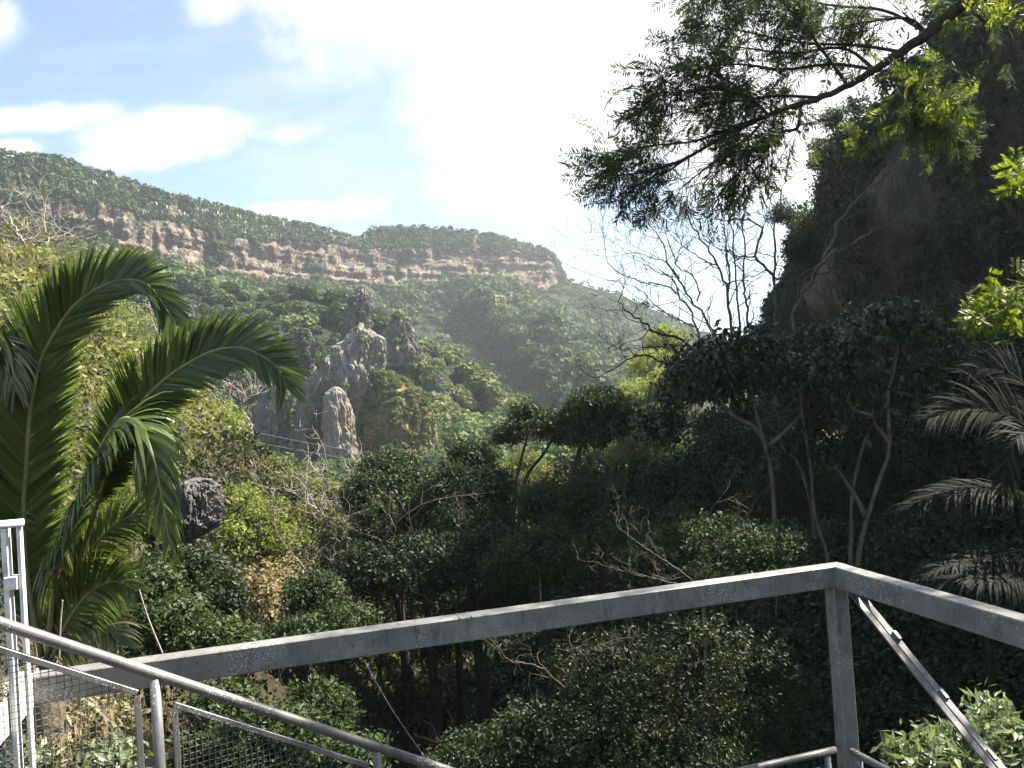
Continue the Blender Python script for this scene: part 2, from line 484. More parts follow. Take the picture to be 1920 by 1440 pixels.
SKY_L = [(-200, 262, 325), (0, 288, 335), (80, 300, 347), (150, 315, 358), (320, 368, 398), (480, 405, 448), (560, 420, 475), (645, 440, 500), (664, 450, 507), (674, 449, 510), (692, 431, 516), (760, 428, 535), (800, 427, 548), (850, 431, 560), (900, 438, 570), (980, 456, 588), (1020, 464, 596), (1040, 480, 600), (1052, 506, 604), (1058, 524, 606), (1110, 540, 612), (1160, 553, 618), (1230, 583, 612), (1330, 628, 596), (1450, 672, 580), (1620, 700, 560)]
TOP_L = [(-200, 368, 314), (0, 385, 324), (120, 388, 340), (200, 392, 352), (320, 428, 385), (480, 460, 434), (640, 472, 488), (700, 476, 508), (760, 476, 526), (900, 480, 558), (1000, 486, 576), (1030, 492, 584), (1048, 520, 594), (1058, 534, 598), (1110, 552, 600), (1160, 566, 604), (1230, 596, 600), (1330, 640, 582), (1450, 682, 566), (1620, 708, 548)]
BOT_L = [(-200, 440, 310), (0, 450, 320), (120, 455, 336), (200, 466, 347), (320, 500, 379), (400, 515, 405), (480, 530, 428), (560, 532, 456), (640, 536, 482), (760, 532, 520), (850, 520, 541), (900, 532, 550), (1000, 540, 569), (1030, 542, 577), (1048, 546, 588), (1058, 550, 592), (1110, 566, 594), (1160, 580, 596), (1230, 608, 592), (1330, 650, 572), (1450, 690, 556), (1620, 716, 540)]
MID_L = [(p, y + (95 if p < 1000 else 80), Y - 75) for p, y, Y in BOT_L]
FOOT_L = [(p, 800 - .02 * p, 300 if p > 300 else 250) for p, y, Y in BOT_L]
BACK_L = [(p, y + 14, Y * 1.3) for p, y, Y in SKY_L]
def cliff_mesa():
    TOP_L[:] = [(p, y - (9 if p < 1040 else 0), Y) for p, y, Y in TOP_L]
    BOT_L[:] = [(p, y + (7 if p < 1040 else 0), Y) for p, y, Y in BOT_L]
    PX, PY, YY, BD = loft([BACK_L, SKY_L, TOP_L, BOT_L, MID_L, FOOT_L], -200, 1620, 760, [3, 34, 44, 34, 30], [0, 2.5, 11, 11, 0, 0])
    V = P(PX, PY, YY)
    # relief: gullies in the cliff, ledges of strata, spurs on the forested slope
    s = PX
    cliff = (BD == 2)[:, None] * 1.0
    gul = fbm(np.stack([s * .018, PY * .006, s * 0 + 3], -1), 4) - .5
    led = fbm(np.stack([s * .012, V[..., 2] * .35, s * 0 + 8], -1), 3) - .5
    blk = fbm(np.stack([s * .07, V[..., 2] * .12, s * 0 + 1], -1), 4) - .5
    D = gul * 16 * np.where(BD[:, None] <= 3, 1, .6) + cliff * (led * 8 + blk * 10)
    for a, b, amp, w in (((845, 530), (1085, 745), 75, 52), ((985, 590), (1180, 780), 60, 40), ((1070, 545), (1260, 720), 30, 40), ((700, 540), (900, 760), 12, 45), ((420, 530), (520, 600), 10, 40), ((250, 490), (400, 640), 14, 50)):
        d, side, t = segd(PX, PY, a, b)
        prof = np.where(side > 0, np.exp(-(d / (w * 1.5)) ** 2), np.exp(-(d / (w * .55)) ** 2))
        D = D + amp * prof * np.clip(t * 4, 0, 1) * (BD[:, None] >= 3)
    D = D * (BD[:, None] >= 1)
    dirs = ray(PX, PY); dirs = dirs / dirs[..., 1:2]
    hv = dirs.copy(); hv[..., 2] = 0; hv = unit(hv)
    V = V - hv * D[..., None]
    # which faces show bare rock
    pt = fbm(np.stack([PX * .012, PY * .020, PX * 0 + 4], -1), 5)
    bare = np.where(BD[:, None] == 2, 1.0, 0.0) * (pt > np.where(PX > 640, .33, .40))
    xl = np.interp(PX, [0, 150, 180, 220, 300, 420], [.50, .52, .40, .42, .5, .41])
    bare = np.where(PX < 420, np.where(BD[:, None] == 2, (pt > xl) * 1.0, 0), bare)
    bare = np.where((PX > 1046), 0, bare)
    bare = np.where((BD[:, None] == 1) & (pt > .70) & (PX < 900), 1, bare)
    fb = (bare[:-1, :-1] + bare[1:, 1:]) / 2
    mb = MB(); mb.add(V.reshape(-1, 3), grid_faces(*PX.shape), None, fb.ravel())
    put('hill', mb, M['hill'], smooth=True, kind='structure', label='flat-topped mountain with a tan cliff band above forested slopes')
    return PX, PY, V, BD, bare
MESA = cliff_mesa()
def mid_hill():
    crest = [(-200, 470, 235), (0, 480, 235), (200, 505, 240), (330, 520, 245), (420, 545, 250), (480, 552, 250), (560, 545, 245), (640, 560, 240), (710, 590, 235), (760, 622, 232), (800, 640, 230), (860, 672, 226), (920, 712, 222), (960, 745, 218), (1000, 790, 214), (1060, 812, 210), (1300, 830, 205)]
    back = [(p, y + 30, Y + 40) for p, y, Y in crest]
    mid = [(p, min(y + 110, 800), Y - 32) for p, y, Y in crest]
    foot = [(p, 850 - .02 * p, 165) for p, y, Y in crest]
    PX, PY, YY, BD = loft([back, crest, mid, foot], -200, 1300, 420, [3, 40, 34], [0, 5, 0, 0])
    V = P(PX, PY, YY)
    D = (fbm(np.stack([PX * .012, PY * .014, PX * 0 + 2], -1), 5) - .5) * 26
    for a, b, amp, w in (((720, 600), (860, 800), 9, 40), ((880, 690), (960, 800), 8, 30), ((520, 560), (470, 700), 10, 40)):
        d, side, t = segd(PX, PY, a, b)
        D = D + amp * np.exp(-(d / w) ** 2) * (BD[:, None] >= 1)
    hv = ray(PX, PY); hv[..., 2] = 0; hv = unit(hv)
    V = V - hv * (D * (BD[:, None] >= 1))[..., None]
    mb = MB(); mb.add(V.reshape(-1, 3), grid_faces(*PX.shape), None, 0)
    put('hill', mb, M['hill'], smooth=True, kind='structure', label='lower wooded hill below the cliff band')
    return PX, PY, V, BD
MIDH = mid_hill()

def far_crowns(mb, c, r, faces, tint, flat=.75, mat=0, fs=1.):
    """many far tree crowns: each a dome of leaf-clump faces"""
    N = len(c)
    d = rnd_dir(N * faces); d[:, 2] = np.abs(d[:, 2]) * 1.1 - .25; d = unit(d)
    lump = .62 + .5 * vn(d * 2.3 + np.repeat(R.random((N, 3)) * 50, faces, 0))
    rr = np.repeat(r, faces)
    pos = np.repeat(c, faces, 0) + d * (rr * lump)[:, None] * np.array([1, 1, flat])
    nrm = unit(d + rnd_dir(N * faces) * .38)
    dr = unit(rnd_dir(N * faces))
    sz = rr * (.40 + .50 * R.random(N * faces)) * fs
    tt = np.clip(np.repeat(tint, faces) + (R.random(N * faces) - .5) * .22, 0, 1)
    leaves(mb, pos, dr, nrm, sz, sz * .85, tt, mat, .1)
def sample_grid(PX, PY, V, BD, bands, n, xr=None, cond=None):
    rows = np.nonzero(np.isin(BD, bands))[0]
    rows = rows[rows < len(BD) - 1]
    hgt = np.abs(PY[rows + 1] - PY[rows]).mean(1) + .02
    i = R.choice(rows, n, p=hgt / hgt.sum()); j = R.integers(0, PX.shape[1] - 1, n)
    f, g = R.random(n)[:, None], R.random(n)[:, None]
    p = (V[i, j] * (1 - f) + V[i + 1, j] * f) * (1 - g) + (V[i, j + 1] * (1 - f) + V[i + 1, j + 1] * f) * g
    k = np.ones(n, bool)
    if xr: k &= (PX[i, j] > xr[0]) & (PX[i, j] < xr[1])
    if cond is not None: k &= cond[i, j] < .5
    return p[k], PX[i, j][k], PY[i, j][k]
def plant_far():
    PX, PY, V, BD, bare = MESA
    mb = MB()
    a, x, y = sample_grid(PX, PY, V, BD, [3, 4], 5600, (-60, 1500))
    keep = (y < 800) & (fbm(np.stack([x * .03, y * .045, x * 0], -1), 3) > .31)
    a, x, y = a[keep], x[keep], y[keep]
    tn = np.clip(fbm(a * .02, 3) * 1.2 - .22 + (R.random(len(a)) - .5) * .8, 0, 1)
    far_crowns(mb, a + np.array([0, 0, 1.4]), 1.8 + 5.2 * R.random(len(a)) ** 2.4, 90, tn, .75, 0, .66)
    b, x, y = sample_grid(PX, PY, V, BD, [1], 3200, (-60, 1060), bare)
    tn = np.clip(fbm(b * .03, 3) * 1.1 - .3 + (R.random(len(b)) - .5) * .4, 0, 1)
    far_crowns(mb, b + np.array([0, 0, .6]), 1.3 + 1.6 * R.random(len(b)), 40, tn, .9, 0, .8)
    c, x, y = sample_grid(PX, PY, V, BD, [2], 800, (-60, 1060), bare)
    far_crowns(mb, c, .9 + 1.5 * R.random(len(c)), 40, R.random(len(c)) * .6, 1.3)
    # sparse tufts on ledges
    c, x, y = sample_grid(PX, PY, V, BD, [2], 260, (-60, 1050))
    far_crowns(mb, c, .8 + 1.0 * R.random(len(c)), 22, R.random(len(c)) * .7, 1.0)
    # trees breaking the skyline
    rows = np.nonzero(BD == 1)[0][:2]
    j = R.integers(0, PX.shape[1], 420); s = V[rows[0], j] + R.normal(size=(420, 3)) * .3
    far_crowns(mb, s + np.array([0, 0, .7]), .9 + 1.5 * R.random(len(s)) ** 2, 26, R.random(len(s)) * .4, .9)
    s, x, y = sample_grid(PX, PY, V, BD, [1, 2, 3], 900, (1050, 1560))
    far_crowns(mb, s + np.array([0, 0, 1.0]), 1.6 + 3.0 * R.random(len(s)) ** 2, 80, np.clip(R.random(len(s)) * .8, 0, 1), .8, 0, .66)
    # small far palms with pale drooping fronds on the upper slope
    e, x, y = sample_grid(PX, PY, V, BD, [1], 520, (-60, 700))
    e = np.vstack([e, sample_grid(PX, PY, V, BD, [3], 700, (300, 480))[0]])
    n = len(e); nf = 11
    az = R.random(n * nf) * 2 * math.pi; top = np.repeat(e + np.array([0, 0, 3.2]) + R.normal(size=(n, 3)) * .6, nf, 0)
    o = np.stack([np.cos(az), np.sin(az), np.zeros(n * nf)], 1)
    leaves(mb, top + o * .9 - np.array([0, 0, .9]), unit(o * .45 - np.array([0, 0, 1.])), o, 2.6, .62, R.random(n * nf), 1, .2)
    put('forest', mb, [M['far'], M['farpalm']], kind='stuff', label='dense green forest covering the mountain below and above the cliff band')
    mb = MB(); N = 1700
    yv = 52 + 120 * R.random(N) ** 1.2; xv = (R.random(N) - .42) * 2 * yv * .62
    sx = 960 + F * xv / yv
    g = np.stack([xv, yv, ground_z(xv, yv)], 1)[(xv < 22) & (yv < 128)]
    pxg = 960 + F * g[:, 0] / g[:, 1]; small = (pxg > 540) & (pxg < 850) & (g[:, 1] > 72)
    tn = np.clip(fbm(g * .05, 3) * 1.3 - .1 + (R.random(len(g)) - .5) * .5, 0, 1)
    far_crowns(mb, g + np.array([0, 0, .6]), np.where(small, .7 + .6 * R.random(len(g)), 1.2 + 1.7 * R.random(len(g))), 280, tn, .8, 0, .40)
    put('forest', mb, [M['far']], kind='stuff', label='mixed green thicket on the valley floor in front of the rocks')
    PX, PY, V, BD = MIDH
    mb = MB()
    a, x, y = sample_grid(PX, PY, V, BD, [1, 2], 1500, (-80, 1250))
    tn = np.clip(fbm(a * .05, 3) * 1.3 - .25 + (R.random(len(a)) - .5) * .4, 0, 1)
    rr = 1.3 + 2.2 * R.random(len(a)) ** 1.4
    # dry brown scrub on the right flank
    tn = np.where((x > 690), np.clip(tn + .28, 0, 1), tn)
    far_crowns(mb, a + np.array([0, 0, .6]), rr, 240, tn, .8, 0, .58)
    put('forest', mb, [M['far']], kind='stuff', label='scrubby wood on the lower hill behind the rock pinnacle')
plant_far()

# ------------------------------------------------------------------ shaded rock wall of the gorge (right)
WALL_TOP = [(84, 2.0), (80, 5.5), (79, 11), (76, 12.5), (70, 13.6), (62, 15.6), (55, 18.3), (50, 21), (45, 25), (38, 29), (30, 32), (23, 32), (18, 27.5), (13, 23), (8, 22), (-15, 22)]  # unseen near stretch raised and notched to steer shade and sun
def wall_point(y, f):
    a = np.array(WALL_TOP)[::-1]
    top = np.interp(y, a[:, 0], a[:, 1])
    x0 = 24.5 + 3.0 * np.sin(y * .07) * .5 + np.clip((y - 60) / 24, 0, 1) * 2.0
    zb = -4.0 + 0 * y
    z = zb + (top - zb) * np.clip(f, 0, 1)
    x = x0 + 3.0 * np.clip(f, 0, 1) ** 2 - 2.2 * np.exp(-((f - .55) / .16) ** 2) * (fbm(np.stack([y * .06, y * 0, y * 0], -1), 2))
    x = x + np.where(f > 1, (f - 1) * 60, 0); z = z + np.where(f > 1, (f - 1) * 10, 0)
    p = np.stack([x, y + 0 * x, z], -1)
    q = fbm(np.stack([x * .0 + 5, y * .16, z * .12], -1), 5) - .5
    p[..., 0] += q * 5.5 + (fbm(np.stack([x * 0 + 2, y * .8, z * .35], -1), 4) - .5) * 2.2
    p[..., 2] += (fbm(np.stack([y * .28, y * 0, x * 0], -1), 4) - .5) * 6.5 * np.clip(f, 0, 1)
    return p
def build_wall():
    yy = np.linspace(84, -15, 260); ff = np.concatenate([np.linspace(0, 1, 90), [1.02, 1.06, 1.12, 1.2, 1.35]])
    Yg, Fg = np.meshgrid(yy, ff)
    V = wall_point(Yg, Fg)
    # close the far end so that the wall is a solid shoulder
    mb = MB(); mb.add(V.reshape(-1, 3), grid_faces(*Yg.shape))
    n = len(ff)
    e = V[:, 0]; b = e + np.array([22, 14, 0]) ; b[:, 2] = np.minimum(b[:, 2], e[:, 2]) 
    mb.add(np.concatenate([e, b]), [(i, i + 1, n + i + 1, n + i) for i in range(n - 1)])
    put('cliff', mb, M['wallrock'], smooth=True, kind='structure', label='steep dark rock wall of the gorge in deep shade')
    # creepers and shrubs that cling to the wall
    mb = MB()
    N = 6500
    y = 84 - R.random(N) * 88; f = R.random(N) ** .9 * 1.03
    p = wall_point(y, f)
    g = fbm(p * .12, 3)
    k = g > .43
    p = p[k]; y = y[k]
    r = .5 + 1.1 * R.random(len(p)) ** 1.5
    per = 56
    d = rnd_dir(len(p) * per); d[:, 0] = -np.abs(d[:, 0])
    c = np.repeat(p, per, 0) + d * (np.repeat(r, per) * (.5 + .6 * R.random(len(d))))[:, None] * np.array([1, 1, 1.2])
    tt = np.clip(np.repeat(R.random(len(p)), per) * .7 + R.random(len(d)) * .3, 0, 1)
    L = np.repeat(.16 + .34 * R.random(len(p)), per) * (.6 + .8 * R.random(len(d)))
    wr = np.repeat(.22 + .45 * R.random(len(p)), per)
    brown = np.repeat(fbm(p * .25 + 9, 3) > .56, per)
    for sel, mi in ((~brown, 0), (brown, 1)):
        n_ = int(sel.sum())
        leaves(mb, c[sel], unit(rnd_dir(n_) + np.array([0, 0, -.9])), unit(d[sel] + rnd_dir(n_) * .6), L[sel], (L * wr)[sel], tt[sel], mi)
    # long creepers trailing down the face
    for q in range(260):
        y0 = 80 - 62 * R.random(); f0 = .35 + .65 * R.random(); ln = .10 + .35 * R.random()
        pts = wall_point(np.full(9, y0) + np.cumsum(R.normal(size=9) * .12), np.linspace(f0, f0 - ln, 9)); pts[:, 0] -= .35 + .25 * R.random(9)
        tube(mb, pts, .02 + .02 * R.random(), 3, .8, 1, False)
    # ragged shrubs along the brow of the wall
    N = 300
    y = 84 - R.random(N) * 60
    p = wall_point(y, np.full(N, 1.0)); per = 110
    r = .5 + 2.0 * R.random(N) ** 3
    d = rnd_dir(N * per)
    c = np.repeat(p, per, 0) + d * (np.repeat(r, per) * R.random(N * per) ** .4)[:, None]
    L = .26 * (.6 + .8 * R.random(N * per))
    leaves(mb, c, unit(rnd_dir(N * per)), unit(d + rnd_dir(N * per) * .8), L, L * .55, R.random(N * per))
    put('cliff_foliage', mb, [M['cliffleaf'], M['creeper']], kind='stuff', label='creepers and shrubs hanging over the dark gorge wall')
build_wall()

# ------------------------------------------------------------------ rocks
def rock(name, label, rows, Y, mt, depth=.8, flute=14, amp=.13, seed=0., nth=210, nz=150, cat='rock', group=None, lean=0., crown_=.0):
    a = np.array(rows, float)
    py = np.linspace(a[0, 0], a[-1, 0], nz)
    xl = np.interp(py, a[:, 0], a[:, 1]); xr = np.interp(py, a[:, 0], a[:, 2])
    cx, hw = (xl + xr) / 2, (xr - xl) / 2
    ctr = P(cx, py, np.full(nz, Y)); hwm = hw * Y / F
    th = np.linspace(0, 2 * math.pi, nth, endpoint=False)
    ct, st = np.cos(th), np.sin(th)
    T, Z = np.meshgrid(th, ctr[:, 2])
    pos = np.stack([np.cos(T) * flute * .32 + seed, np.sin(T) * flute * .32, Z * (.55 / max(hwm.max(), .1))], -1)
    f1 = fbm(pos, 4) - .5
    f2 = fbm(np.stack([np.cos(T) * 1.6 + seed, np.sin(T) * 1.6, Z * 2.6 / max(hwm.max(), .1)], -1), 4) - .5
    crev = -np.clip(.42 - np.abs(fbm(np.stack([np.cos(T) * 3.4 + seed + 7, np.sin(T) * 3.4, Z * .5 / max(hwm.max(), .1)], -1), 3) - .5) * 9, 0, 1) * .55
    rr = 1 + amp * (f1 * 2.6 + f2 * 2.0 + crev) + amp * 1.5 * (fbm(np.stack([np.cos(T) * flute * 1.1 + seed, np.sin(T) * flute * 1.1, Z * 1.6 / max(hwm.max(), .1)], -1), 4) - .5)
    hm = hwm.max()
    q3 = np.stack([ctr[:, :1] + hwm[:, None] * ct[None], ctr[:, 1:2] + hwm[:, None] * st[None] * depth, np.broadcast_to(ctr[:, 2:3], (nz, nth))], -1) / hm + seed
    big = fbm(q3 * np.array([2.2, 2.2, 1.5]), 3) - .5
    cr = np.clip(.16 - np.abs(fbm(q3 * np.array([3.4, 3.4, 1.3]) + 31, 3) - .5), 0, 1) / .16
    cr2 = np.clip(.10 - np.abs(fbm(q3 * np.array([6, 6, 3.2]) + 57, 2) - .5), 0, 1) / .10
    stp = np.floor(vn(q3 * np.array([7, 7, 4.5]) + 11) * 5) / 5 - .4
    rr = 1 + (rr - 1) * .55 + amp * (big * 4.2 - cr * .95 - cr2 * .55 + stp * .9)
    x = ctr[:, :1] + hwm[:, None] * ct[None] * rr
    y = ctr[:, 1:2] + hwm[:, None] * st[None] * rr * depth
    z = ctr[:, 2:3] + (f2 + big + stp * .5) * hwm[:, None] * .5 * amp * 3
    V = np.stack([x, y, z], -1)
    i = np.arange(nz - 1)[:, None] * nth; j = np.arange(nth)[None]; j2 = (j + 1) % nth
    q = np.stack([i + j, i + nth + j, i + nth + j2, i + j2], -1).reshape(-1, 4)
    v = np.vstack([V.reshape(-1, 3), V[0].mean(0) + np.array([0, 0, .25 * hwm[0]]), V[-1].mean(0)])
    n = nz * nth; jj = np.arange(nth); jn = (jj + 1) % nth
    t = np.vstack([np.stack([np.full(nth, n), jj, jn], 1), np.stack([np.full(nth, n + 1), (nz - 1) * nth + jn, (nz - 1) * nth + jj], 1)])
    mb = MB(); mb.add(v, q, t)
    o = put(name, mb, mt, smooth=False, label=label, cat=cat, group=group)
    return V
ROCKS = []
def rk(*a, **k): ROCKS.append(rock(*a, **k))
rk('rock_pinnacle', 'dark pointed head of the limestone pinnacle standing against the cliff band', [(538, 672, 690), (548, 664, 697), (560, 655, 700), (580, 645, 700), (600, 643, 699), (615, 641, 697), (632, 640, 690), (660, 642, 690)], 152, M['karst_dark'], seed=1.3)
rk('rock_buttress', 'broad pale fluted limestone buttress below the pinnacle head', [(606, 672, 680), (614, 664, 688), (624, 648, 704), (640, 636, 722), (665, 628, 725), (690, 616, 722), (720, 603, 718), (745, 598, 714), (765, 610, 706), (800, 612, 690), (850, 612, 680)], 150, M['karst'], seed=4.7, flute=18, amp=.15)
rk('rock_pillar', 'free-standing fluted grey pillar in front of the buttress, widening to its foot', [(727, 620, 640), (738, 610, 650), (760, 607, 656), (790, 606, 662), (830, 603, 670), (860, 603, 678), (900, 605, 684), (960, 600, 690)], 138, M['karst'], seed=9.1, flute=20, amp=.12)
rk('rock_ridge', 'sloping arm of grey rock running down to the left of the buttress', [(650, 622, 640), (668, 606, 642), (690, 596, 640), (715, 572, 628), (740, 560, 610), (760, 556, 600), (790, 548, 580), (830, 540, 574), (880, 530, 580)], 147, M['karst'], seed=12.2, flute=16, amp=.2)
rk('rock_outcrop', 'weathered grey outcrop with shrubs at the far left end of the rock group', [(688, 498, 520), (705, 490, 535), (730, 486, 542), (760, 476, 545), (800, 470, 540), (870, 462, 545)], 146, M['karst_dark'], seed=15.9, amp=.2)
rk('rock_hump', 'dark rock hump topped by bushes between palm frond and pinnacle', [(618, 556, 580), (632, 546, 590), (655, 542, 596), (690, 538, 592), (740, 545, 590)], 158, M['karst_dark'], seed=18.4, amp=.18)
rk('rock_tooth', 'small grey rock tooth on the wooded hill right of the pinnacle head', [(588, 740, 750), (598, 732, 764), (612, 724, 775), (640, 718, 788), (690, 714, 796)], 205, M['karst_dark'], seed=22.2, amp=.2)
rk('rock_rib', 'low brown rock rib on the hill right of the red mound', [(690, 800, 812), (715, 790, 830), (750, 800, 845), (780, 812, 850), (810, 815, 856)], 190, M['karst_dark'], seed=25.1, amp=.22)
rk('earth_mound', 'reddish overgrown earth mound at the right foot of the buttress', [(700, 712, 730), (716, 704, 760), (740, 692, 788), (780, 676, 812), (820, 668, 826), (870, 660, 836), (920, 650, 850)], 146, M['redsoil'], seed=29.3, flute=7, amp=.09, depth=.9, cat='mound')
rk('boulder', 'big dark boulder with vertical cracks jutting out beside the palm', [(900, 352, 388), (906, 338, 400), (920, 326, 410), (945, 316, 416), (975, 313, 417), (995, 314, 402), (1010, 318, 376), (1024, 326, 350)], 24, M['boulder'], seed=33.3, flute=12, amp=.2, depth=1.1, cat='boulder')

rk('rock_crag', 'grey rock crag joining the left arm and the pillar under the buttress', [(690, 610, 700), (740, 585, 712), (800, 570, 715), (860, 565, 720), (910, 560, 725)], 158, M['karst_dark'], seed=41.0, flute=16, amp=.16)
def rock_scrub():
    mb = MB()
    for V, n, rr, hi in ((ROCKS[0], 7, .7, .9), (ROCKS[1], 50, .7, 1), (ROCKS[2], 8, .5, .9), (ROCKS[3], 26, .7, 1), (ROCKS[4], 40, .9, 1), (ROCKS[5], 50, 1.1, 1), (ROCKS[6], 40, 1.1, 1), (ROCKS[7], 60, 1.1, 1), (ROCKS[8], 760, .75, 1)):
        i = (R.random(n) ** 1.2 * (V.shape[0] - 1)).astype(int); j = R.integers(0, V.shape[1], n)
        c = V[i, j]
        far_crowns(mb, c, rr * (.5 + .8 * R.random(n)), 160, np.clip(.4 + R.random(n) * .5, 0, 1), .8, 0, .6)
    put('rock_scrub', mb, [M['far']], kind='stuff', label='small bushes rooted in the cracks of the grey rocks')
rock_scrub()

# ------------------------------------------------------------------ trees and shrubs
def gz(x, y): return float(ground_z(np.array([x]), np.array([y]))[0])
def pxm(v, Y): return v * Y / F
def on_ground(px, Y, py=1000):
    p = P(px, py, Y); return np.array([p[0], p[1], gz(p[0], p[1]) - .15])
def blobs_px(lst):
    """rows (px, py, Y, rx px, ry px[, depth factor]) -> ellipsoids in metres"""
    out = []
    for b in lst:
        c = P(b[0], b[1], b[2]); rx, rz = pxm(b[3], b[2]), pxm(b[4], b[2])
        out.append([*c, rx, (rx + rz) / 2 * (b[5] if len(b) > 5 else 1), rz])
    return np.array(out)
def limbs(mb, top, blobs, r, k=5, sub=3, tint=.5):
    """boughs from the trunk's top into every ellipsoid of the crown, each forking into twigs"""
    for b in blobs:
        e = b[:3] + np.array([0, 0, -.2 * b[5]])
        mid = (top + e) / 2 + R.normal(size=3) * .12 * np.linalg.norm(e - top) + np.array([0, 0, -.08 * np.linalg.norm(e - top)])
        pts = smooth_path([top, mid, e], 8)
        tube(mb, pts, np.linspace(r, r * .4, 8), k, tint, 0, False)
        for q in range(sub):
            i = R.integers(3, 8)
            branchlet(mb, pts[i], unit(rnd_dir(1)[0] + np.array([0, 0, .4])), b[3] * 1.0, r * .38, 1, .3, .2, (2, 3), None, 4)
def leafy_tree(label, lst, leaf, bark='bark_dark', n=700, per=9, L=.16, Wr=.5, base=None, trunk=None, r=.12, gap=.42, droop=.3, group=None, name='tree', limb=True, shell=.45, spread=.35, cat='tree', tlo=0., thi=1., sub=3):
    if leaf == 'glossy':                                      # ragged, layered outline
        lst = [(a + R.normal() * 8, b + R.normal() * 14, *q) for a, b, *q in lst] + [(a + R.normal() * 45, b - abs(R.normal()) * 34 + 6, y_, 26 + 14 * R.random(), 16 + 8 * R.random()) for a, b, y_, *q in lst]
    B = blobs_px(lst)
    c = B[:, :3].mean(0)
    if base is None: base = np.array([c[0], c[1], gz(c[0], c[1]) - .2])
    t = thing(name, label, cat, base, group)
    mb = MB()
    low = B[np.argmin(np.linalg.norm(B[:, :2] - base[:2], axis=1))]
    if trunk is None:
        top = np.array([c[0] * .6 + low[0] * .4, c[1], max((B[:, 2] - .55 * B[:, 5]).min(), base[2] + .5)])
        pts = smooth_path([base, base * .6 + top * .4 + R.normal(size=3) * .15, top], 10)
        tube(mb, pts, np.linspace(r, r * .7, 10), 8, .5, 0, False)
        tops = [top]
    else:
        tops = []
        for tr in trunk:
            pts = smooth_path(tr, 16); tube(mb, pts, np.linspace(r, r * .5, 16), 8, .5, 0, False); tops.append(pts[-1])
    if limb:
        for b in B:
            tp = min(tops, key=lambda q: np.linalg.norm(q - b[:3]))
            limbs(mb, tp, [b], r * .55, sub=sub)
    put('trunk', mb, M[bark], t, True)
    mc = MB()
    crown(mc, B, n, per, L, Wr, spread, droop, gap, shell=shell, tlo=tlo, thi=thi)
    put('crown', mc, [M[leaf]], t)
    return t

# --- sunlit slope on the left
leafy_tree('tall yellow-green tree at the left edge behind the palm fronds', [(20, 560, 46, 90, 70), (-30, 640, 45, 90, 90), (60, 500, 48, 55, 40)], 'lime', n=2850, per=10, L=0.204, gap=.40)
leafy_tree('lime green tree half bare, behind the tallest palm frond', [(215, 620, 52, 75, 60), (190, 720, 50, 60, 70), (260, 680, 50, 50, 60)], 'lime', n=1900, per=9, L=0.190, gap=.47)
leafy_tree('rounded bright lime tree between the palm and the rock group', [(400, 800, 40, 62, 48), (365, 850, 39, 50, 50), (430, 850, 40, 45, 45)], 'lime', n=2470, per=10, L=0.163, gap=.36, thi=1.0, tlo=.25)
leafy_tree('low olive tree on the slope under the overhead wires', [(505, 890, 37, 50, 34), (540, 915, 36, 50, 36), (480, 930, 36, 45, 35)], 'olive', n=1900, per=9, L=0.136, gap=.38)
leafy_tree('small dark round tree at the foot of the rock ridge', [(530, 878, 70, 34, 20), (500, 882, 70, 26, 17)], 'dark', n=500, per=9, L=.32, gap=.34)
leafy_tree('pale olive tree in front of the rock pillar foot', [(590, 925, 40, 55, 26), (660, 935, 40, 45, 24)], 'olive', n=1710, per=9, L=0.136, gap=.42, tlo=.2)
leafy_tree('wide lime shrub tree above the dark boulder', [(450, 960, 30, 50, 52), (500, 990, 29, 55, 55), (440, 1020, 28, 40, 50)], 'lime', n=1500, per=9, L=.15, gap=.38)
leafy_tree('sparse olive shrub tree among bare twigs left of the dark round tree', [(590, 985, 31, 60, 50), (560, 1050, 28, 60, 60), (620, 1040, 30, 50, 50)], 'olive', n=1300, per=9, L=.15, gap=.46)
leafy_tree('olive sunlit tree below the bare branches at the far left', [(110, 480, 66, 95, 38), (200, 520, 64, 70, 40), (20, 440, 68, 80, 34)], 'olive', n=1900, per=8, L=0.231, gap=.46)
leafy_tree('grey half-leafless tree between the two palm fronds', [(300, 640, 60, 60, 50), (350, 720, 56, 50, 45)], 'olive', bark='bark_dead', n=798, per=8, L=0.190, gap=.5, tlo=.4)

# --- dark trees in the middle
leafy_tree('dense dark round tree in the middle with sunlit top', [(735, 885, 30, 66, 44), (700, 930, 29, 60, 50), (780, 930, 29, 60, 55), (740, 985, 28, 80, 60)], 'dark', n=3600, per=11, L=.155, gap=.36, r=.2)
leafy_tree('tall dark tree with pointed sunlit crown right of the round one', [(880, 868, 28, 50, 42), (850, 925, 27, 60, 60), (915, 930, 27, 50, 60), (880, 1000, 26, 85, 70)], 'dark', n=3400, per=11, L=.15, gap=.36, r=.2)
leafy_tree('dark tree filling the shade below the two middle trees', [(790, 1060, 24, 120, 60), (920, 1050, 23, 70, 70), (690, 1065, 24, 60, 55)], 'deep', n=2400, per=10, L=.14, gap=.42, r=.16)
leafy_tree('thin umbrella tree with flat dark crown left of the taller one', [(1000, 792, 36, 55, 22), (950, 815, 36, 35, 20), (1045, 812, 36, 40, 20), (985, 768, 36, 28, 14)], 'dark', n=900, per=9, L=.17, gap=.42, base=on_ground(965, 34), trunk=[PL([(962, 1010, 34), (965, 930, 34.5), (975, 870, 35), (990, 815, 36)]), PL([(970, 1000, 34), (985, 900, 35), (1020, 850, 36), (1040, 815, 36)])], r=.10)
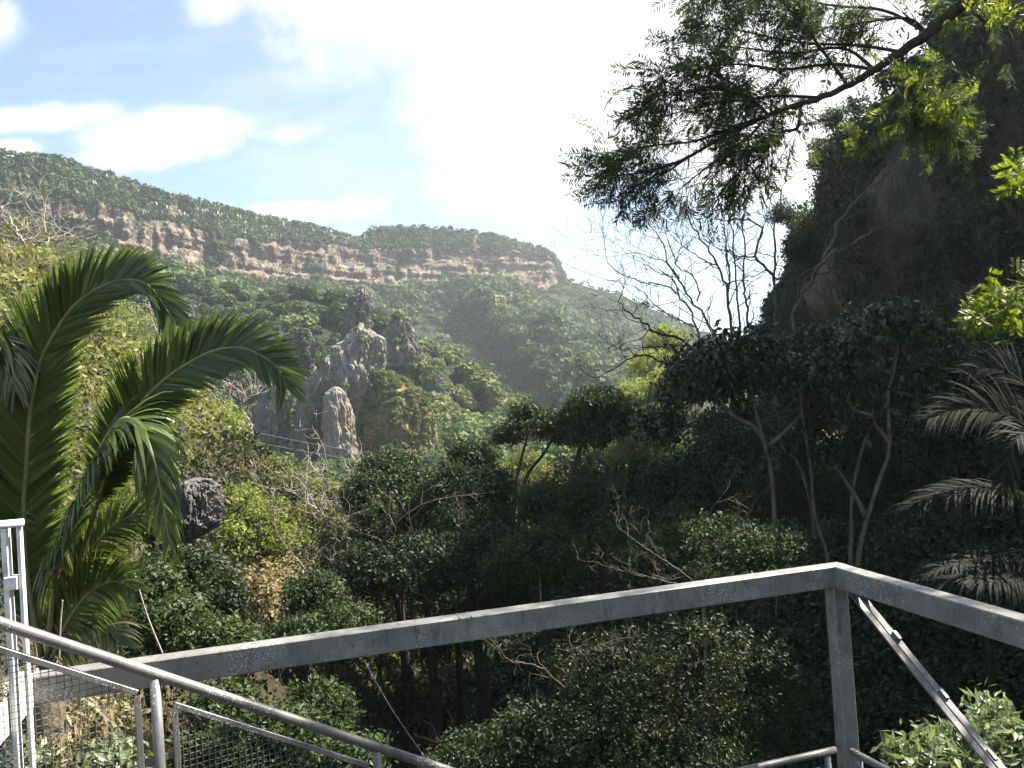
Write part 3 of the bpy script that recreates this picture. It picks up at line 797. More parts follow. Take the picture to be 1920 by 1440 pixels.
leafy_tree('tall umbrella tree with layered dark crown before the green ridge', [(1120, 755, 36, 62, 30), (1080, 785, 36, 45, 26), (1165, 785, 36, 40, 28), (1110, 815, 36, 70, 24)], 'dark', n=1600, per=9, L=.17, gap=.40, base=on_ground(1090, 35), trunk=[PL([(1065, 1000, 35), (1075, 900, 35.5), (1085, 850, 36), (1110, 780, 36)])], r=.13)
leafy_tree('light green tree seen between the umbrella trunks', [(985, 880, 44, 48, 40), (940, 900, 44, 36, 36), (1050, 905, 44, 50, 36)], 'olive', n=1710, per=9, L=0.136, gap=.42, tlo=.2)
leafy_tree('brown-leaved shrub tree under the tall umbrella tree', [(1100, 900, 30, 90, 50), (1040, 960, 29, 70, 45), (1160, 960, 28, 70, 55)], 'shade_olive', n=1500, per=9, L=.14, gap=.44, bark='bark_dark')
leafy_tree('yellowing sunlit tree behind the leafless branches', [(1250, 640, 95, 45, 30), (1225, 690, 90, 55, 34), (1270, 720, 85, 60, 40), (1200, 745, 85, 50, 34)], 'lime', n=3230, per=9, L=0.286, gap=.40, tlo=.35)
leafy_tree('pale green tree just right of the tall umbrella tree', [(1225, 800, 60, 60, 40), (1180, 840, 58, 50, 40), (1270, 770, 62, 40, 30)], 'olive', n=1900, per=9, L=0.204, gap=.42, tlo=.25)
leafy_tree('bright green vine-covered mound tree above the long beam', [(1010, 1015, 20, 70, 30), (960, 1060, 19, 60, 40), (1060, 1060, 19, 60, 40), (1045, 985, 22, 28, 18)], 'dark', n=1800, per=9, L=.10, gap=.40)

leafy_tree('dark low tree closing the gap behind the shaded stems', [(760, 1120, 31, 70, 50), (860, 1130, 31, 70, 50), (950, 1110, 31, 60, 50), (820, 1190, 30, 90, 40)], 'deep', n=2400, per=9, L=.16, gap=.38)  # dark understory added to deepen the shade mass and hide lit ground
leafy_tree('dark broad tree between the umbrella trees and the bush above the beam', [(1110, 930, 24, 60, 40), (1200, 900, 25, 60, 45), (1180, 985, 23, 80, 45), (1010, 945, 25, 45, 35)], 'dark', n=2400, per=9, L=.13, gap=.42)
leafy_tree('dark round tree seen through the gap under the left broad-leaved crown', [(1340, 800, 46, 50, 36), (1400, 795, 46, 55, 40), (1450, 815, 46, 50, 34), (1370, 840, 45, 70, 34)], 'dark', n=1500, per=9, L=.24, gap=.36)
# --- shaded trees under the gorge wall
Z = lambda lst, Y: PL([(1100 + x / 2.341, 540 + y / 2.341, Y + (q[0] if q else 0)) for x, y, *q in lst])
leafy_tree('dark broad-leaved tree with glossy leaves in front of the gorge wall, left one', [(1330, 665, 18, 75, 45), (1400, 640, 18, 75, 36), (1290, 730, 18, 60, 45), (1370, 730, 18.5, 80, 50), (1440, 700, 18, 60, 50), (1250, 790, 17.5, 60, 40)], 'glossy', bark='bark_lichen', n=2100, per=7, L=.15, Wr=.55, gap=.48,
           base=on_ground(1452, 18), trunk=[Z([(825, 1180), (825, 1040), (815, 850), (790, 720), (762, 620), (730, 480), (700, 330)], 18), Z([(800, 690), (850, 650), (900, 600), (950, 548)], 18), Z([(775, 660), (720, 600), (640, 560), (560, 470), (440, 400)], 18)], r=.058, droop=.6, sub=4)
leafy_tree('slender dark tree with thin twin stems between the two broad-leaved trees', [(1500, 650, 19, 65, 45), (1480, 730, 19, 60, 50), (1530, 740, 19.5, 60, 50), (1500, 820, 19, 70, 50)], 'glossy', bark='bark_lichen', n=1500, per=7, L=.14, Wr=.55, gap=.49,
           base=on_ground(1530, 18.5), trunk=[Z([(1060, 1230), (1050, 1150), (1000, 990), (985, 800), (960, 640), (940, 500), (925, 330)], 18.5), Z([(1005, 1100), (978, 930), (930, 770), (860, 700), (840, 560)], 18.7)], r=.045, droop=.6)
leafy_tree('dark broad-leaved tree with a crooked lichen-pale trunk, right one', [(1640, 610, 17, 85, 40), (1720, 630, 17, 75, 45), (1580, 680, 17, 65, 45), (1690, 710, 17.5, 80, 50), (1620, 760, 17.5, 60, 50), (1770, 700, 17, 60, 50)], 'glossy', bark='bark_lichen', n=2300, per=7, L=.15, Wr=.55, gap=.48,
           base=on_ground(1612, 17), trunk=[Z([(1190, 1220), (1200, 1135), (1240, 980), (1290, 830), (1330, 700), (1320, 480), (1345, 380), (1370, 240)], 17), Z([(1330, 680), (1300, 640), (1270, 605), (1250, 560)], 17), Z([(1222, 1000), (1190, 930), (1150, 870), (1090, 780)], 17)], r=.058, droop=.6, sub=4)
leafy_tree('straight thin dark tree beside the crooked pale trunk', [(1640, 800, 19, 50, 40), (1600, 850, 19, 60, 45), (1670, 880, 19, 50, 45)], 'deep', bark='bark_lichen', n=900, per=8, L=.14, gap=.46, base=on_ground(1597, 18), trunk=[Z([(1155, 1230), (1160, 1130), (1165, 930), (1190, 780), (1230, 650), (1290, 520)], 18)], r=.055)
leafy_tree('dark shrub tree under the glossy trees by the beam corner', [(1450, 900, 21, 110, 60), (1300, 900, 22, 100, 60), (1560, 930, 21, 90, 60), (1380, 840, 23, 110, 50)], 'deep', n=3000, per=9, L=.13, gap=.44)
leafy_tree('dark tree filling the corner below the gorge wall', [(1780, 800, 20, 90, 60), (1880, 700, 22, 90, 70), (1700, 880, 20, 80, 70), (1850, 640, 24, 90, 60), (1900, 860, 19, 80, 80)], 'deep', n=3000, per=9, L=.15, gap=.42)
leafy_tree('olive fine-leaved bush above the long beam, left of the post', [(1330, 1010, 13, 110, 50), (1440, 1030, 12.5, 80, 45), (1230, 1050, 13.5, 90, 40), (1180, 1010, 15, 70, 40), (1390, 1060, 12.5, 110, 40)], 'dark', bark='bark_pale', n=2800, per=8, L=.062, gap=.44, r=.04, name='bush', cat='bush')
leafy_tree('olive fine-leaved bush hanging in the shade under the long beam', [(1150, 1250, 11, 140, 70), (1300, 1230, 10.5, 120, 80), (1230, 1330, 10.5, 170, 80), (1420, 1300, 11, 110, 120)], 'shade_olive', n=3000, per=8, L=.058, gap=.45, r=.04, name='bush', cat='bush', thi=.45)  # tint range held low, shade under the beam put into the colour
leafy_tree('dark green bush at the bottom of the ravine behind the lower railing', [(1000, 1380, 11, 140, 60), (1120, 1420, 10.5, 130, 60), (870, 1430, 12, 110, 60), (1300, 1440, 10, 160, 50)], 'deep', n=2600, per=8, L=.075, gap=.44, r=.04, name='bush', cat='bush')
leafy_tree('leafy green bush in the shade just beyond the stair railing panel', [(420, 1330, 9.5, 80, 50), (500, 1390, 9, 110, 60), (380, 1420, 9, 90, 60), (590, 1340, 11, 80, 60), (640, 1420, 10, 90, 50)], 'dark', n=2600, per=8, L=.075, gap=.40, r=.03, name='bush', cat='bush', tlo=.2)
leafy_tree('fresh green bush above the beam at the foot of the palm', [(330, 1170, 13, 70, 50), (400, 1200, 12.5, 70, 40), (290, 1110, 14, 50, 50), (450, 1215, 12.5, 50, 25)], 'dark', n=2000, per=8, L=.10, gap=.38, r=.04, name='bush', cat='bush', tlo=.35)
leafy_tree('dark ivy-clad bush in the hollow beneath the boulder', [(370, 1075, 20, 55, 45), (410, 1120, 19, 50, 50), (330, 1060, 21, 40, 40)], 'deep', n=1200, per=9, L=.13, gap=.40, name='bush', cat='bush')
leafy_tree('sunlit straw-coloured bush on the slope right of the boulder hollow', [(490, 1110, 22, 45, 60), (530, 1080, 23, 40, 40)], 'straw', n=500, per=9, L=.13, gap=.44, name='bush', cat='bush')
leafy_tree('dark shrub tree between the straw bush and the shaded trunks', [(590, 1120, 21, 60, 50), (640, 1170, 20, 70, 40), (560, 1190, 19, 60, 35)], 'dark', n=1500, per=9, L=.12, gap=.44, name='bush', cat='bush')
# sunlit tangle under the stair railing
leafy_tree('sunlit tangle of green leaves behind the left mesh panel', [(90, 1400, 7.5, 70, 45), (180, 1370, 7.8, 60, 45), (200, 1440, 7, 70, 40), (40, 1450, 6.8, 60, 40)], 'bush', n=520, per=8, L=.10, gap=.40, r=.025, name='bush', cat='bush')
leafy_tree('dry straw clump behind the left mesh panel', [(120, 1400, 7.4, 100, 70), (230, 1400, 8.0, 50, 60), (60, 1380, 8.4, 60, 50)], 'straw', n=800, per=9, L=.17, Wr=.22, gap=.40, r=.02, name='bush', cat='bush', droop=1.2)
leafy_tree('bright sunlit bush with pointed leaves in the lower right corner', [(1800, 1420, 5.6, 90, 45), (1880, 1400, 5.6, 60, 55), (1740, 1435, 5.5, 60, 35), (1860, 1350, 5.8, 38, 40), (1700, 1420, 5.5, 32, 30)], 'bush', n=330, per=13, L=.085, Wr=.36, gap=.36, r=.018, name='bush', cat='bush', spread=.30, droop=-.1,
           base=P(1840, 1640, 5.6))

# --- shrubby trees rooted in the face and brow of the gorge wall
for px, Y, f, sc in ((0, 78, .75, 1.0), (0, 75, 1.0, .8), (0, 70, .98, 1.3), (0, 65, .85, 1.2), (0, 62, 1.0, 1.0), (0, 58, .6, 1.4), (0, 56, 1.0, 1.2), (0, 53, .8, 1.3), (0, 50, .45, 1.3), (0, 47, .7, 1.2), (0, 45, .95, 1.4), (0, 43, .3, 1.2), (0, 41, .55, 1.1), (0, 68, .4, 1.4), (0, 60, .22, 1.5), (0, 39, .75, 1.0)):
    w = wall_point(np.array([float(Y)]), np.array([f]))[0]
    t = thing('cliff_shrub', 'dark shrubby tree rooted in the face of the shaded gorge wall', 'shrub', w, 'shrubs rooted in the gorge wall')
    mb = MB(); top = w + np.array([-1.0, 0, 1.0]) * sc
    tube(mb, smooth_path([w + np.array([.4, 0, -.1]), w + np.array([-.5, .1, .2]) * sc, top], 8), np.linspace(.07, .04, 8), 6, .5, 0, False)
    B = np.array([[*(top + R.normal(size=3) * .55 * sc), .75 * sc * (.7 + .5 * R.random()), .75 * sc, .5 * sc] for _ in range(4)])
    limbs(mb, top, B, .035)
    put('trunk', mb, M['bark'], t, True)
    mc = MB(); crown(mc, B, int(330 * sc), 8, .20, .5, .35, .35, .40)
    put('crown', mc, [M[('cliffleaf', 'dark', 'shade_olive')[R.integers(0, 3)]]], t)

# --- leafless trees
def bare_tree(label, paths, r, bark, depth=3, kids=(2, 4), lens=(1.0, 1.9), base=None, every=3, group=None, rmin=.006, wig=.22, up=.25, first=3, leafs=None):
    paths = [np.asarray(p, float) for p in paths]
    base = paths[0][0] if base is None else base
    t = thing('bare_tree', label, 'tree', base, group)
    mb = MB(); tips = []
    for i, p in enumerate(paths):
        pts = smooth_path(p, 26)
        rr = r if np.isscalar(r) else r[i]
        pts[1:-1] += R.normal(size=(24, 3)) * rr * .5
        rad_ = np.linspace(rr, max(rr * .32, rmin), 26)
        tube(mb, pts, rad_, 7, .5, 0, False)
        for j in range(first, 26, every):
            d = unit(pts[j] - pts[j - 1]); nd = unit(d + R.normal(size=3) * .75 * np.array([1, .7, 1]))
            branchlet(mb, pts[j], nd, lens[0] + (lens[1] - lens[0]) * R.random(), max(rad_[j] * .55, rmin), depth - 1, wig, up, kids, tips, 4, .62, rmin)
        branchlet(mb, pts[-1], unit(pts[-1] - pts[-2]), lens[1], rad_[-1], depth - 1, wig, up, kids, tips, 4, .62, rmin)
    put('trunk', mb, M[bark], t, True)
    if leafs and tips:
        c = np.array([q[0] for q in tips]); c = np.repeat(c, 6, 0) + R.normal(size=(len(c) * 6, 3)) * .15
        mc = MB(); leaves(mc, c, rnd_dir(len(c)), rnd_dir(len(c)), .16, .08, R.random(len(c)))
        put('crown', mc, [M[leafs]], t)
    return t
B6 = lambda lst, Y: PL([(1120 + x / 4.234, 400 + y / 4.234, Y) for x, y in lst])
g0 = on_ground(1330, 27)
bare_tree('leafless tree leaning left, first stem of the bare group by the gorge wall', [B6([(850, 1500), (830, 1100), (790, 930), (740, 780), (650, 660), (570, 590), (480, 560), (350, 540), (200, 490)], 28), B6([(650, 660), (600, 520), (480, 470), (370, 400), (250, 340)], 28.3), B6([(770, 900), (690, 870), (560, 800), (430, 700), (330, 600), (150, 540)], 27.6)], (0.047, 0.029, 0.029), 'bark', 3, (2, 4), (1.1, 2.1))
bare_tree('leafless tree with a forked bough spreading wide over the green ridge', [B6([(980, 1500), (960, 1100), (920, 920), (830, 790), (740, 680), (690, 590), (640, 510), (560, 400), (530, 250), (450, 140), (400, 60)], 27), B6([(790, 700), (810, 610), (770, 520), (730, 475), (640, 430), (590, 300), (540, 160), (500, 30)], 27.3), B6([(650, 520), (540, 390), (420, 350), (300, 310), (200, 330)], 26.7)], (0.050, 0.032, 0.025), 'bark', 3, (2, 4), (1.1, 2.1))
bare_tree('tall upright leafless tree in the middle of the bare group', [B6([(1075, 1500), (1070, 1000), (1040, 720), (1010, 560), (960, 420), (880, 280), (800, 170), (740, 70), (700, -30)], 29), B6([(1040, 620), (1050, 500), (1030, 350), (1010, 150), (1000, 0), (1020, -150)], 29.2), B6([(960, 420), (860, 380), (720, 290), (620, 210), (560, 130)], 28.8)], (0.061, 0.043, 0.029), 'bark', 3, (2, 4), (.8, 1.5))
bare_tree('thin straight leafless tree right of the tall upright one', [B6([(1135, 1500), (1130, 870), (1110, 650), (1085, 350), (1075, 150), (1040, 40), (1030, -120)], 30), B6([(1085, 350), (1060, 295), (980, 290), (820, 200), (690, 180)], 30)], (0.050, 0.029), 'bark', 3, (2, 3), (.8, 1.4))
bare_tree('leafless pole-like tree close to the edge of the gorge wall', [B6([(1200, 1500), (1195, 830), (1170, 600), (1165, 250), (1160, 50), (1165, -120)], 30.5), B6([(1190, 640), (1240, 780), (1210, 900)][::-1], 30.5)], (0.054, 0.029), 'bark', 3, (2, 3), (.7, 1.3))
bare_tree('crooked leafless tree with a looping bough against the gorge wall', [B6([(1440, 1500), (1410, 900), (1405, 640), (1410, 300), (1400, 100), (1440, -20), (1460, -160)], 31), B6([(1395, 490), (1320, 420), (1250, 340), (1310, 150), (1290, 90), (1160, 50), (1050, 60), (940, 45)], 31), B6([(1245, 345), (1110, 340), (1060, 295)], 31)], (0.065, 0.061, 0.036), 'bark', 3, (2, 3), (.7, 1.4))
bare_tree('dark leafless branches reaching low over the yellowing tree', [B6([(980, 1500), (860, 1245), (640, 1235), (540, 1180), (350, 1135), (250, 1160), (60, 1270)], 20), B6([(900, 1300), (680, 1020), (480, 950), (350, 860), (240, 780), (170, 690)], 20.5), B6([(700, 1050), (480, 1060), (250, 1075)], 20.2)], (.04, .04, .025), 'bark_dark', 3, (2, 3), (.5, .9))
Z3 = lambda lst, Y: PL([(1100 + x / 2.341, y / 2.341, Y) for x, y in lst])
bare_tree('pale leafless tree standing out against the dark gorge wall', [Z3([(900, 1500), (930, 1330), (990, 1220), (1000, 1190), (1050, 1120), (1100, 1000), (1140, 920), (1230, 830), (1310, 770), (1390, 730)], 40), Z3([(1005, 1185), (1070, 1120), (1180, 1060), (1320, 990), (1420, 920), (1520, 880)], 39), Z3([(970, 1280), (900, 1210), (860, 1170)], 40)], (.12, .09, .05), 'bark', 3, (1, 3), (.9, 1.7), rmin=.012)
Z1 = lambda lst, Y: PL([(x / 4.115, 250 + y / 4.115, Y) for x, y in lst])
bare_tree('white-barked bare tree at the upper left over the olive foliage', [Z1([(120, 1250), (200, 920), (180, 840), (120, 740), (60, 630), (0, 570), (-60, 520)], 50), Z1([(200, 920), (330, 830), (420, 820), (520, 820), (560, 780)], 50), Z1([(350, 770), (340, 680), (320, 620), (250, 640)], 50), Z1([(230, 940), (300, 970), (390, 960), (500, 1005)], 49.5)], (.13, .10, .06, .06), 'bark_dead', 3, (2, 4), (1.0, 2.2), rmin=.018)
bare_tree('grey bare shrub tree on the sunlit slope in front of the rock pillar', [PL([(615, 1030, 30), (610, 980, 30), (600, 940, 30), (612, 900, 30), (615, 870, 30)]), PL([(600, 960, 30), (560, 930, 30), (530, 915, 30)]), PL([(606, 985, 30), (640, 940, 30), (655, 915, 30)])], .05, 'bark_dead', 3, (2, 4), (.7, 1.4), rmin=.011)
bare_tree('pale bare shrub tree with a thick stem left of the shaded trunks', [PL([(652, 1160, 25), (648, 1080, 25), (650, 1020, 25), (640, 985, 25), (620, 950, 25)]), PL([(655, 1175, 24), (600, 1110, 24), (550, 1040, 24.5), (520, 1000, 25)]), PL([(660, 1150, 24), (690, 1080, 24), (720, 1010, 24), (770, 960, 24), (830, 935, 24)])], (.06, .05, .045), 'bark', 3, (2, 4), (.7, 1.4), rmin=.009)
bare_tree('bleached twiggy bare tree just right of the lime tree', [PL([(480, 860, 44), (470, 800, 44), (455, 760, 44), (475, 735, 44)]), PL([(470, 800, 44), (430, 775, 44), (400, 740, 44)])], .08, 'bark_dead', 3, (2, 4), (1.0, 2.0), rmin=.016)
bare_tree('bleached bare tree seen between the two large palm fronds', [PL([(290, 800, 58), (280, 720, 58), (300, 650, 58), (285, 600, 58)]), PL([(285, 720, 58), (240, 660, 58), (215, 610, 58)]), PL([(290, 700, 58), (330, 640, 58), (320, 600, 58)])], .10, 'bark_dead', 3, (2, 4), (1.2, 2.4), rmin=.02)
bare_tree('thin brown bare shrub among the dark trees right of the umbrella trunks', [PL([(1120, 1010, 26), (1110, 930, 26), (1140, 870, 26), (1150, 830, 26)]), PL([(1112, 960, 26), (1070, 900, 26), (1050, 860, 26)])], .04, 'bark', 3, (2, 4), (.7, 1.4), rmin=.008)
bare_tree('bare twiggy shrub drooping in the shade above the beam corner', [PL([(1300, 1090, 11), (1260, 1060, 11), (1200, 1020, 11), (1160, 990, 11.2)]), PL([(1300, 1090, 11), (1340, 1040, 11), (1370, 1000, 11)]), PL([(1290, 1100, 11), (1230, 1085, 11), (1130, 1060, 11)])], .011, 'bark', 3, (2, 3), (.2, .42), rmin=.0028, wig=.3)
bare_tree('bare twiggy shrub in the dark under the long beam', [PL([(1060, 1290, 9), (1010, 1250, 9), (960, 1240, 9), (930, 1215, 9)]), PL([(1060, 1290, 9), (1090, 1230, 9), (1150, 1200, 9)])], .009, 'bark', 2, (2, 3), (.2, .4), rmin=.0024, wig=.3)
for a_, lab in (((1030, 930, 22), 'thin twiggy shrub with bleached stems left of the bush above the beam'), ((1180, 900, 21), 'thin twiggy shrub with bleached stems below the yellowing tree'), ((1350, 880, 20), 'thin twiggy shrub with bleached stems under the left broad-leaved tree')):
    x_, y_, Y_ = a_
    bare_tree(lab, [PL([(x_ + 30, y_ + 160, Y_), (x_ + 10, y_ + 80, Y_), (x_ - 20, y_, Y_)]), PL([(x_ + 30, y_ + 160, Y_), (x_ + 60, y_ + 70, Y_), (x_ + 100, y_ + 20, Y_)])], .022, 'bark', 3, (2, 3), (.4, .9), rmin=.005)
for k_, (tx, Y, hgt) in enumerate(((745, 24, 1000), (800, 23.5, 1000), (850, 23, 990), (905, 24, 1000), (700, 25, 1010))):
    b_ = on_ground(tx, Y)
    bare_tree('thin bare stem in the black shade beneath the two middle trees', [np.vstack([b_, P(tx + 8 * (-1) ** k_, 1100, Y), P(tx + 25 * (-1) ** k_, hgt, Y)])], .05, 'bark_dark', 2, (1, 3), (.6, 1.2), group='bare stems under the middle trees', every=5)

# --- acacia that overhangs from the upper right
def acacia():
    Y = 9.0
    mainp = PL([(2250, 330, 8.0), (2060, 60, 8.2), (1900, -50, 8.5), (1810, 5, 8.7), (1740, 62, 8.9), (1690, 97, 9.0), (1640, 130, 9.0), (1590, 160, 9.1), (1540, 183, 9.1), (1440, 215, 9.3), (1345, 262, 9.4), (1290, 295, 9.5), (1240, 330, 9.6)])
    base = np.array([9.2, 9.5, gz(9.2, 9.5) - .3])
    t = thing('acacia_tree', 'feathery acacia overhanging the upper right corner with long dark limb and hanging pods', 'tree', base)
    mb = MB(); low = np.vstack([base, base + np.array([.1, -.3, 3.5]), base + np.array([-.3, -.9, 6.5]), mainp[0]])
    tube(mb, smooth_path(low, 16), np.linspace(.17, .105, 16), 9, .5, 0, False)
    pts = smooth_path(mainp, 60); rr = np.interp(np.linspace(0, 1, 60), [0, .3, .45, 1], [.10, .066, .046, .010])
    pts[4:-1] += R.normal(size=(55, 3)) * .006
    tube(mb, pts, rr, 8, .5, 0, False)
    subs = [[(1690, 97), (1610, 85), (1500, 80), (1400, 60), (1310, 45)], [(1640, 130), (1560, 120), (1470, 130), (1380, 120), (1290, 130), (1230, 150)], [(1540, 183), (1460, 180), (1370, 190), (1290, 205), (1215, 230)],
            [(1740, 62), (1660, 20), (1560, 10), (1450, -10), (1350, -20)], [(1440, 215), (1370, 240), (1300, 265), (1210, 275), (1160, 300)], [(1345, 262), (1280, 300), (1220, 320), (1150, 330)], [(1500, 200), (1495, 240), (1460, 250), (1430, 290), (1390, 320), (1360, 350)],
            [(1440, 215), (1400, 260), (1330, 310), (1280, 350)], [(1690, 97), (1700, 150), (1720, 190), (1760, 210)], [(1810, 5), (1850, 40), (1890, 20), (1930, 30)], [(1590, 160), (1500, 40), (1400, -60)], [(1740, 62), (1700, 34), (1620, 42), (1530, 56)], [(1810, 5), (1740, -22), (1640, -30), (1540, -40), (1420, -44), (1300, -18)], [(1640, 130), (1580, 90), (1480, 100), (1400, 90), (1330, 85)], [(1440, 215), (1400, 180), (1330, 165), (1260, 175)]]
    twigs = []
    for s_ in subs:
        dz = R.normal() * .25
        q = PL([(a, b, Y + .1 + dz * i / 3 + .10 * i) for i, (a, b) in enumerate(s_)])
        q = smooth_path(q, 20); tube(mb, q, np.linspace(.022, .006, 20), 5, .5, 0, False)
        for j in range(3, 20):
            for w in range(3):
                d = unit(unit(q[j] - q[j - 1]) + R.normal(size=3) * .8)
                L_ = .25 + .40 * R.random(); e = q[j] + d * L_ + np.array([0, 0, -.05])
                tube(mb, np.array([q[j], (q[j] + e) / 2 + R.normal(size=3) * .03, e]), [.005, .004, .003], 3, .5, 0, False)
                for f_ in (.35, .6, .8, 1.0): twigs.append((q[j] * (1 - f_) + e * f_, d))
    put('trunk', mb, M['bark_dark'], t, True)
    C = np.array([a for a, b in twigs]); D = np.array([b for a, b in twigs])
    def sprays(C, D, mat, tlo, thi, per=19, Lf=(.07, .115)):
        n = len(C)
        mc = MB()
        ax = unit(D + rnd_dir(n) * .8 + np.array([0, 0, -.15])); ln = .16 + .14 * R.random(n)
        side = unit(np.cross(ax, rnd_dir(n)))
        k = np.arange(per); tpos = (k // 2 + .5) / (per / 2)
        sg = np.where(k % 2 == 0, 1., -1.)
        c = C[:, None] + ax[:, None] * (ln[:, None] * tpos[None])[..., None]
        d = unit(side[:, None] * sg[None, :, None] + ax[:, None] * .55 + np.array([0, 0, -.38]) + R.normal(size=(n, per, 3)) * .12)
        L = (Lf[0] + (Lf[1] - Lf[0]) * R.random((n, per))) * (1.15 - .5 * np.abs(tpos - .5))[None]
        c = c + d * (L * .5)[..., None]
        nr = unit(np.cross(d, side[:, None]) + R.normal(size=(n, per, 3)) * .4)
        tt = np.clip(tlo + (thi - tlo) * (np.repeat(R.random(n)[:, None], per, 1) * .6 + .4 * R.random((n, per))), 0, 1)
        leaves(mc, c.reshape(-1, 3), d.reshape(-1, 3), nr.reshape(-1, 3), L.ravel(), .0155, tt.ravel(), 0, .05)
        return mc
    dens = fbm(C * 1.3, 3)
    keep = (dens > .43)
    # unseen leaf clumps added to this crown to throw dappled shade on the steelwork
    ex = []
    for cx, cy, cz, r_, n in ((7.2, 6.1, 4.3, .7, 240), (7.6, 5.3, 4.6, .8, 260), (5.7, 5.8, 6.3, .8, 200), (6.5, 6.3, 6.8, .9, 160), (8.2, 4.6, 5.0, .7, 160)):
        ex.append(np.array([cx, cy, cz]) + rnd_dir(n) * (R.random(n) ** .5 * r_)[:, None])
    ex = np.vstack(ex)
    put('crown', sprays(np.vstack([C[keep], ex]), np.vstack([D[keep], rnd_dir(len(ex))]), 0, 0, .75), [M['acacia']], t)
    # sprays towards the wall, their sunlight put into a brighter leaf colour
    bl = []
    for px, py, n, sx, sy in ((1755, 180, 34, 36, 22), (1705, 130, 12, 22, 18), (1630, 245, 14, 24, 14), (1790, 195, 14, 16, 12), (1860, 10, 22, 44, 16)):
        q = P(px + R.normal(size=n) * sx, py + R.normal(size=n) * sy, 8.6 + R.normal(size=n) * .25); bl.append(q)
    bl = np.vstack(bl)
    put('sunlit_foliage', sprays(bl, rnd_dir(len(bl)), 0, .3, 1.0, 19, (.055, .085)), [M['bright']], t)
    # seed pods
    idx = R.choice(len(C), 110)
    for i in idx[:70]:
        pm = MB(); c = C[i] + R.normal(size=3) * .08; n = 7
        ln = .10 + .07 * R.random(); bend = R.normal(size=3) * .015
        q = np.array([c + np.array([0, 0, -ln * s]) + bend * math.sin(s * 3) for s in np.linspace(0, 1, n)])
        w = np.array([.003, .008, .009, .010, .009, .008, .002])
        tube(pm, q, w, 5, .5, 0, False)
        put('seed_pod', pm, M['bark_dark'], t)
acacia()
def right_spray(label, spots, Y, fork):
    """leafy twigs that reach in from a tree standing beyond the right edge of the frame"""
    t = thing('branch', label, 'branch', P(fork[0], fork[1], Y))
    mb, mc = MB(), MB()
    for px, py, n, s in spots:
        e = P(px, py, Y)
        a = np.array(t.location); q = smooth_path([a, (a + e) / 2 + np.array([0, 0, .15]), e], 12)
        tube(mb, q, np.linspace(.02, .005, 12), 5, .5, 0, False)
        c = P(px + R.normal(size=n) * s, py + R.normal(size=n) * s * .6, Y + R.normal(size=n) * .2)
        for f_ in c[::2]: tube(mb, np.array([q[R.integers(6, 12)], f_]), [.004, .002], 3, .5, 0, False)
        per = 13; ax = unit(rnd_dir(n) + np.array([-.5, 0, -.2]))
        sd_ = unit(np.cross(ax, rnd_dir(n))); k = np.arange(per); sg = np.where(k % 2 == 0, 1., -1.)
        cc = c[:, None] + ax[:, None] * ((k // 2) * .022)[None, :, None]
        d = unit(sd_[:, None] * sg[None, :, None] + ax[:, None] * .6 + R.normal(size=(n, per, 3)) * .1)
        cc = cc + d * .05
        leaves(mc, cc.reshape(-1, 3), d.reshape(-1, 3), unit(np.cross(d, sd_[:, None]) + np.array([0, 0, .5])).reshape(-1, 3), .075, .024, R.random(n * per))
    put('twig', mb, M['bark'], t, True)
    put('leaves', mc, [M['bright']], t)
right_spray('bright yellow-green leafy branch at the right edge halfway up the dark wall', [(1885, 555, 60, 30), (1850, 590, 34, 20), (1910, 590, 40, 26), (1830, 605, 14, 12)], 7.5, (2080, 560))
right_spray('small green leafy branch tip at the right edge high on the wall', [(1912, 315, 18, 12), (1915, 345, 14, 10)], 7.5, (2060, 320))

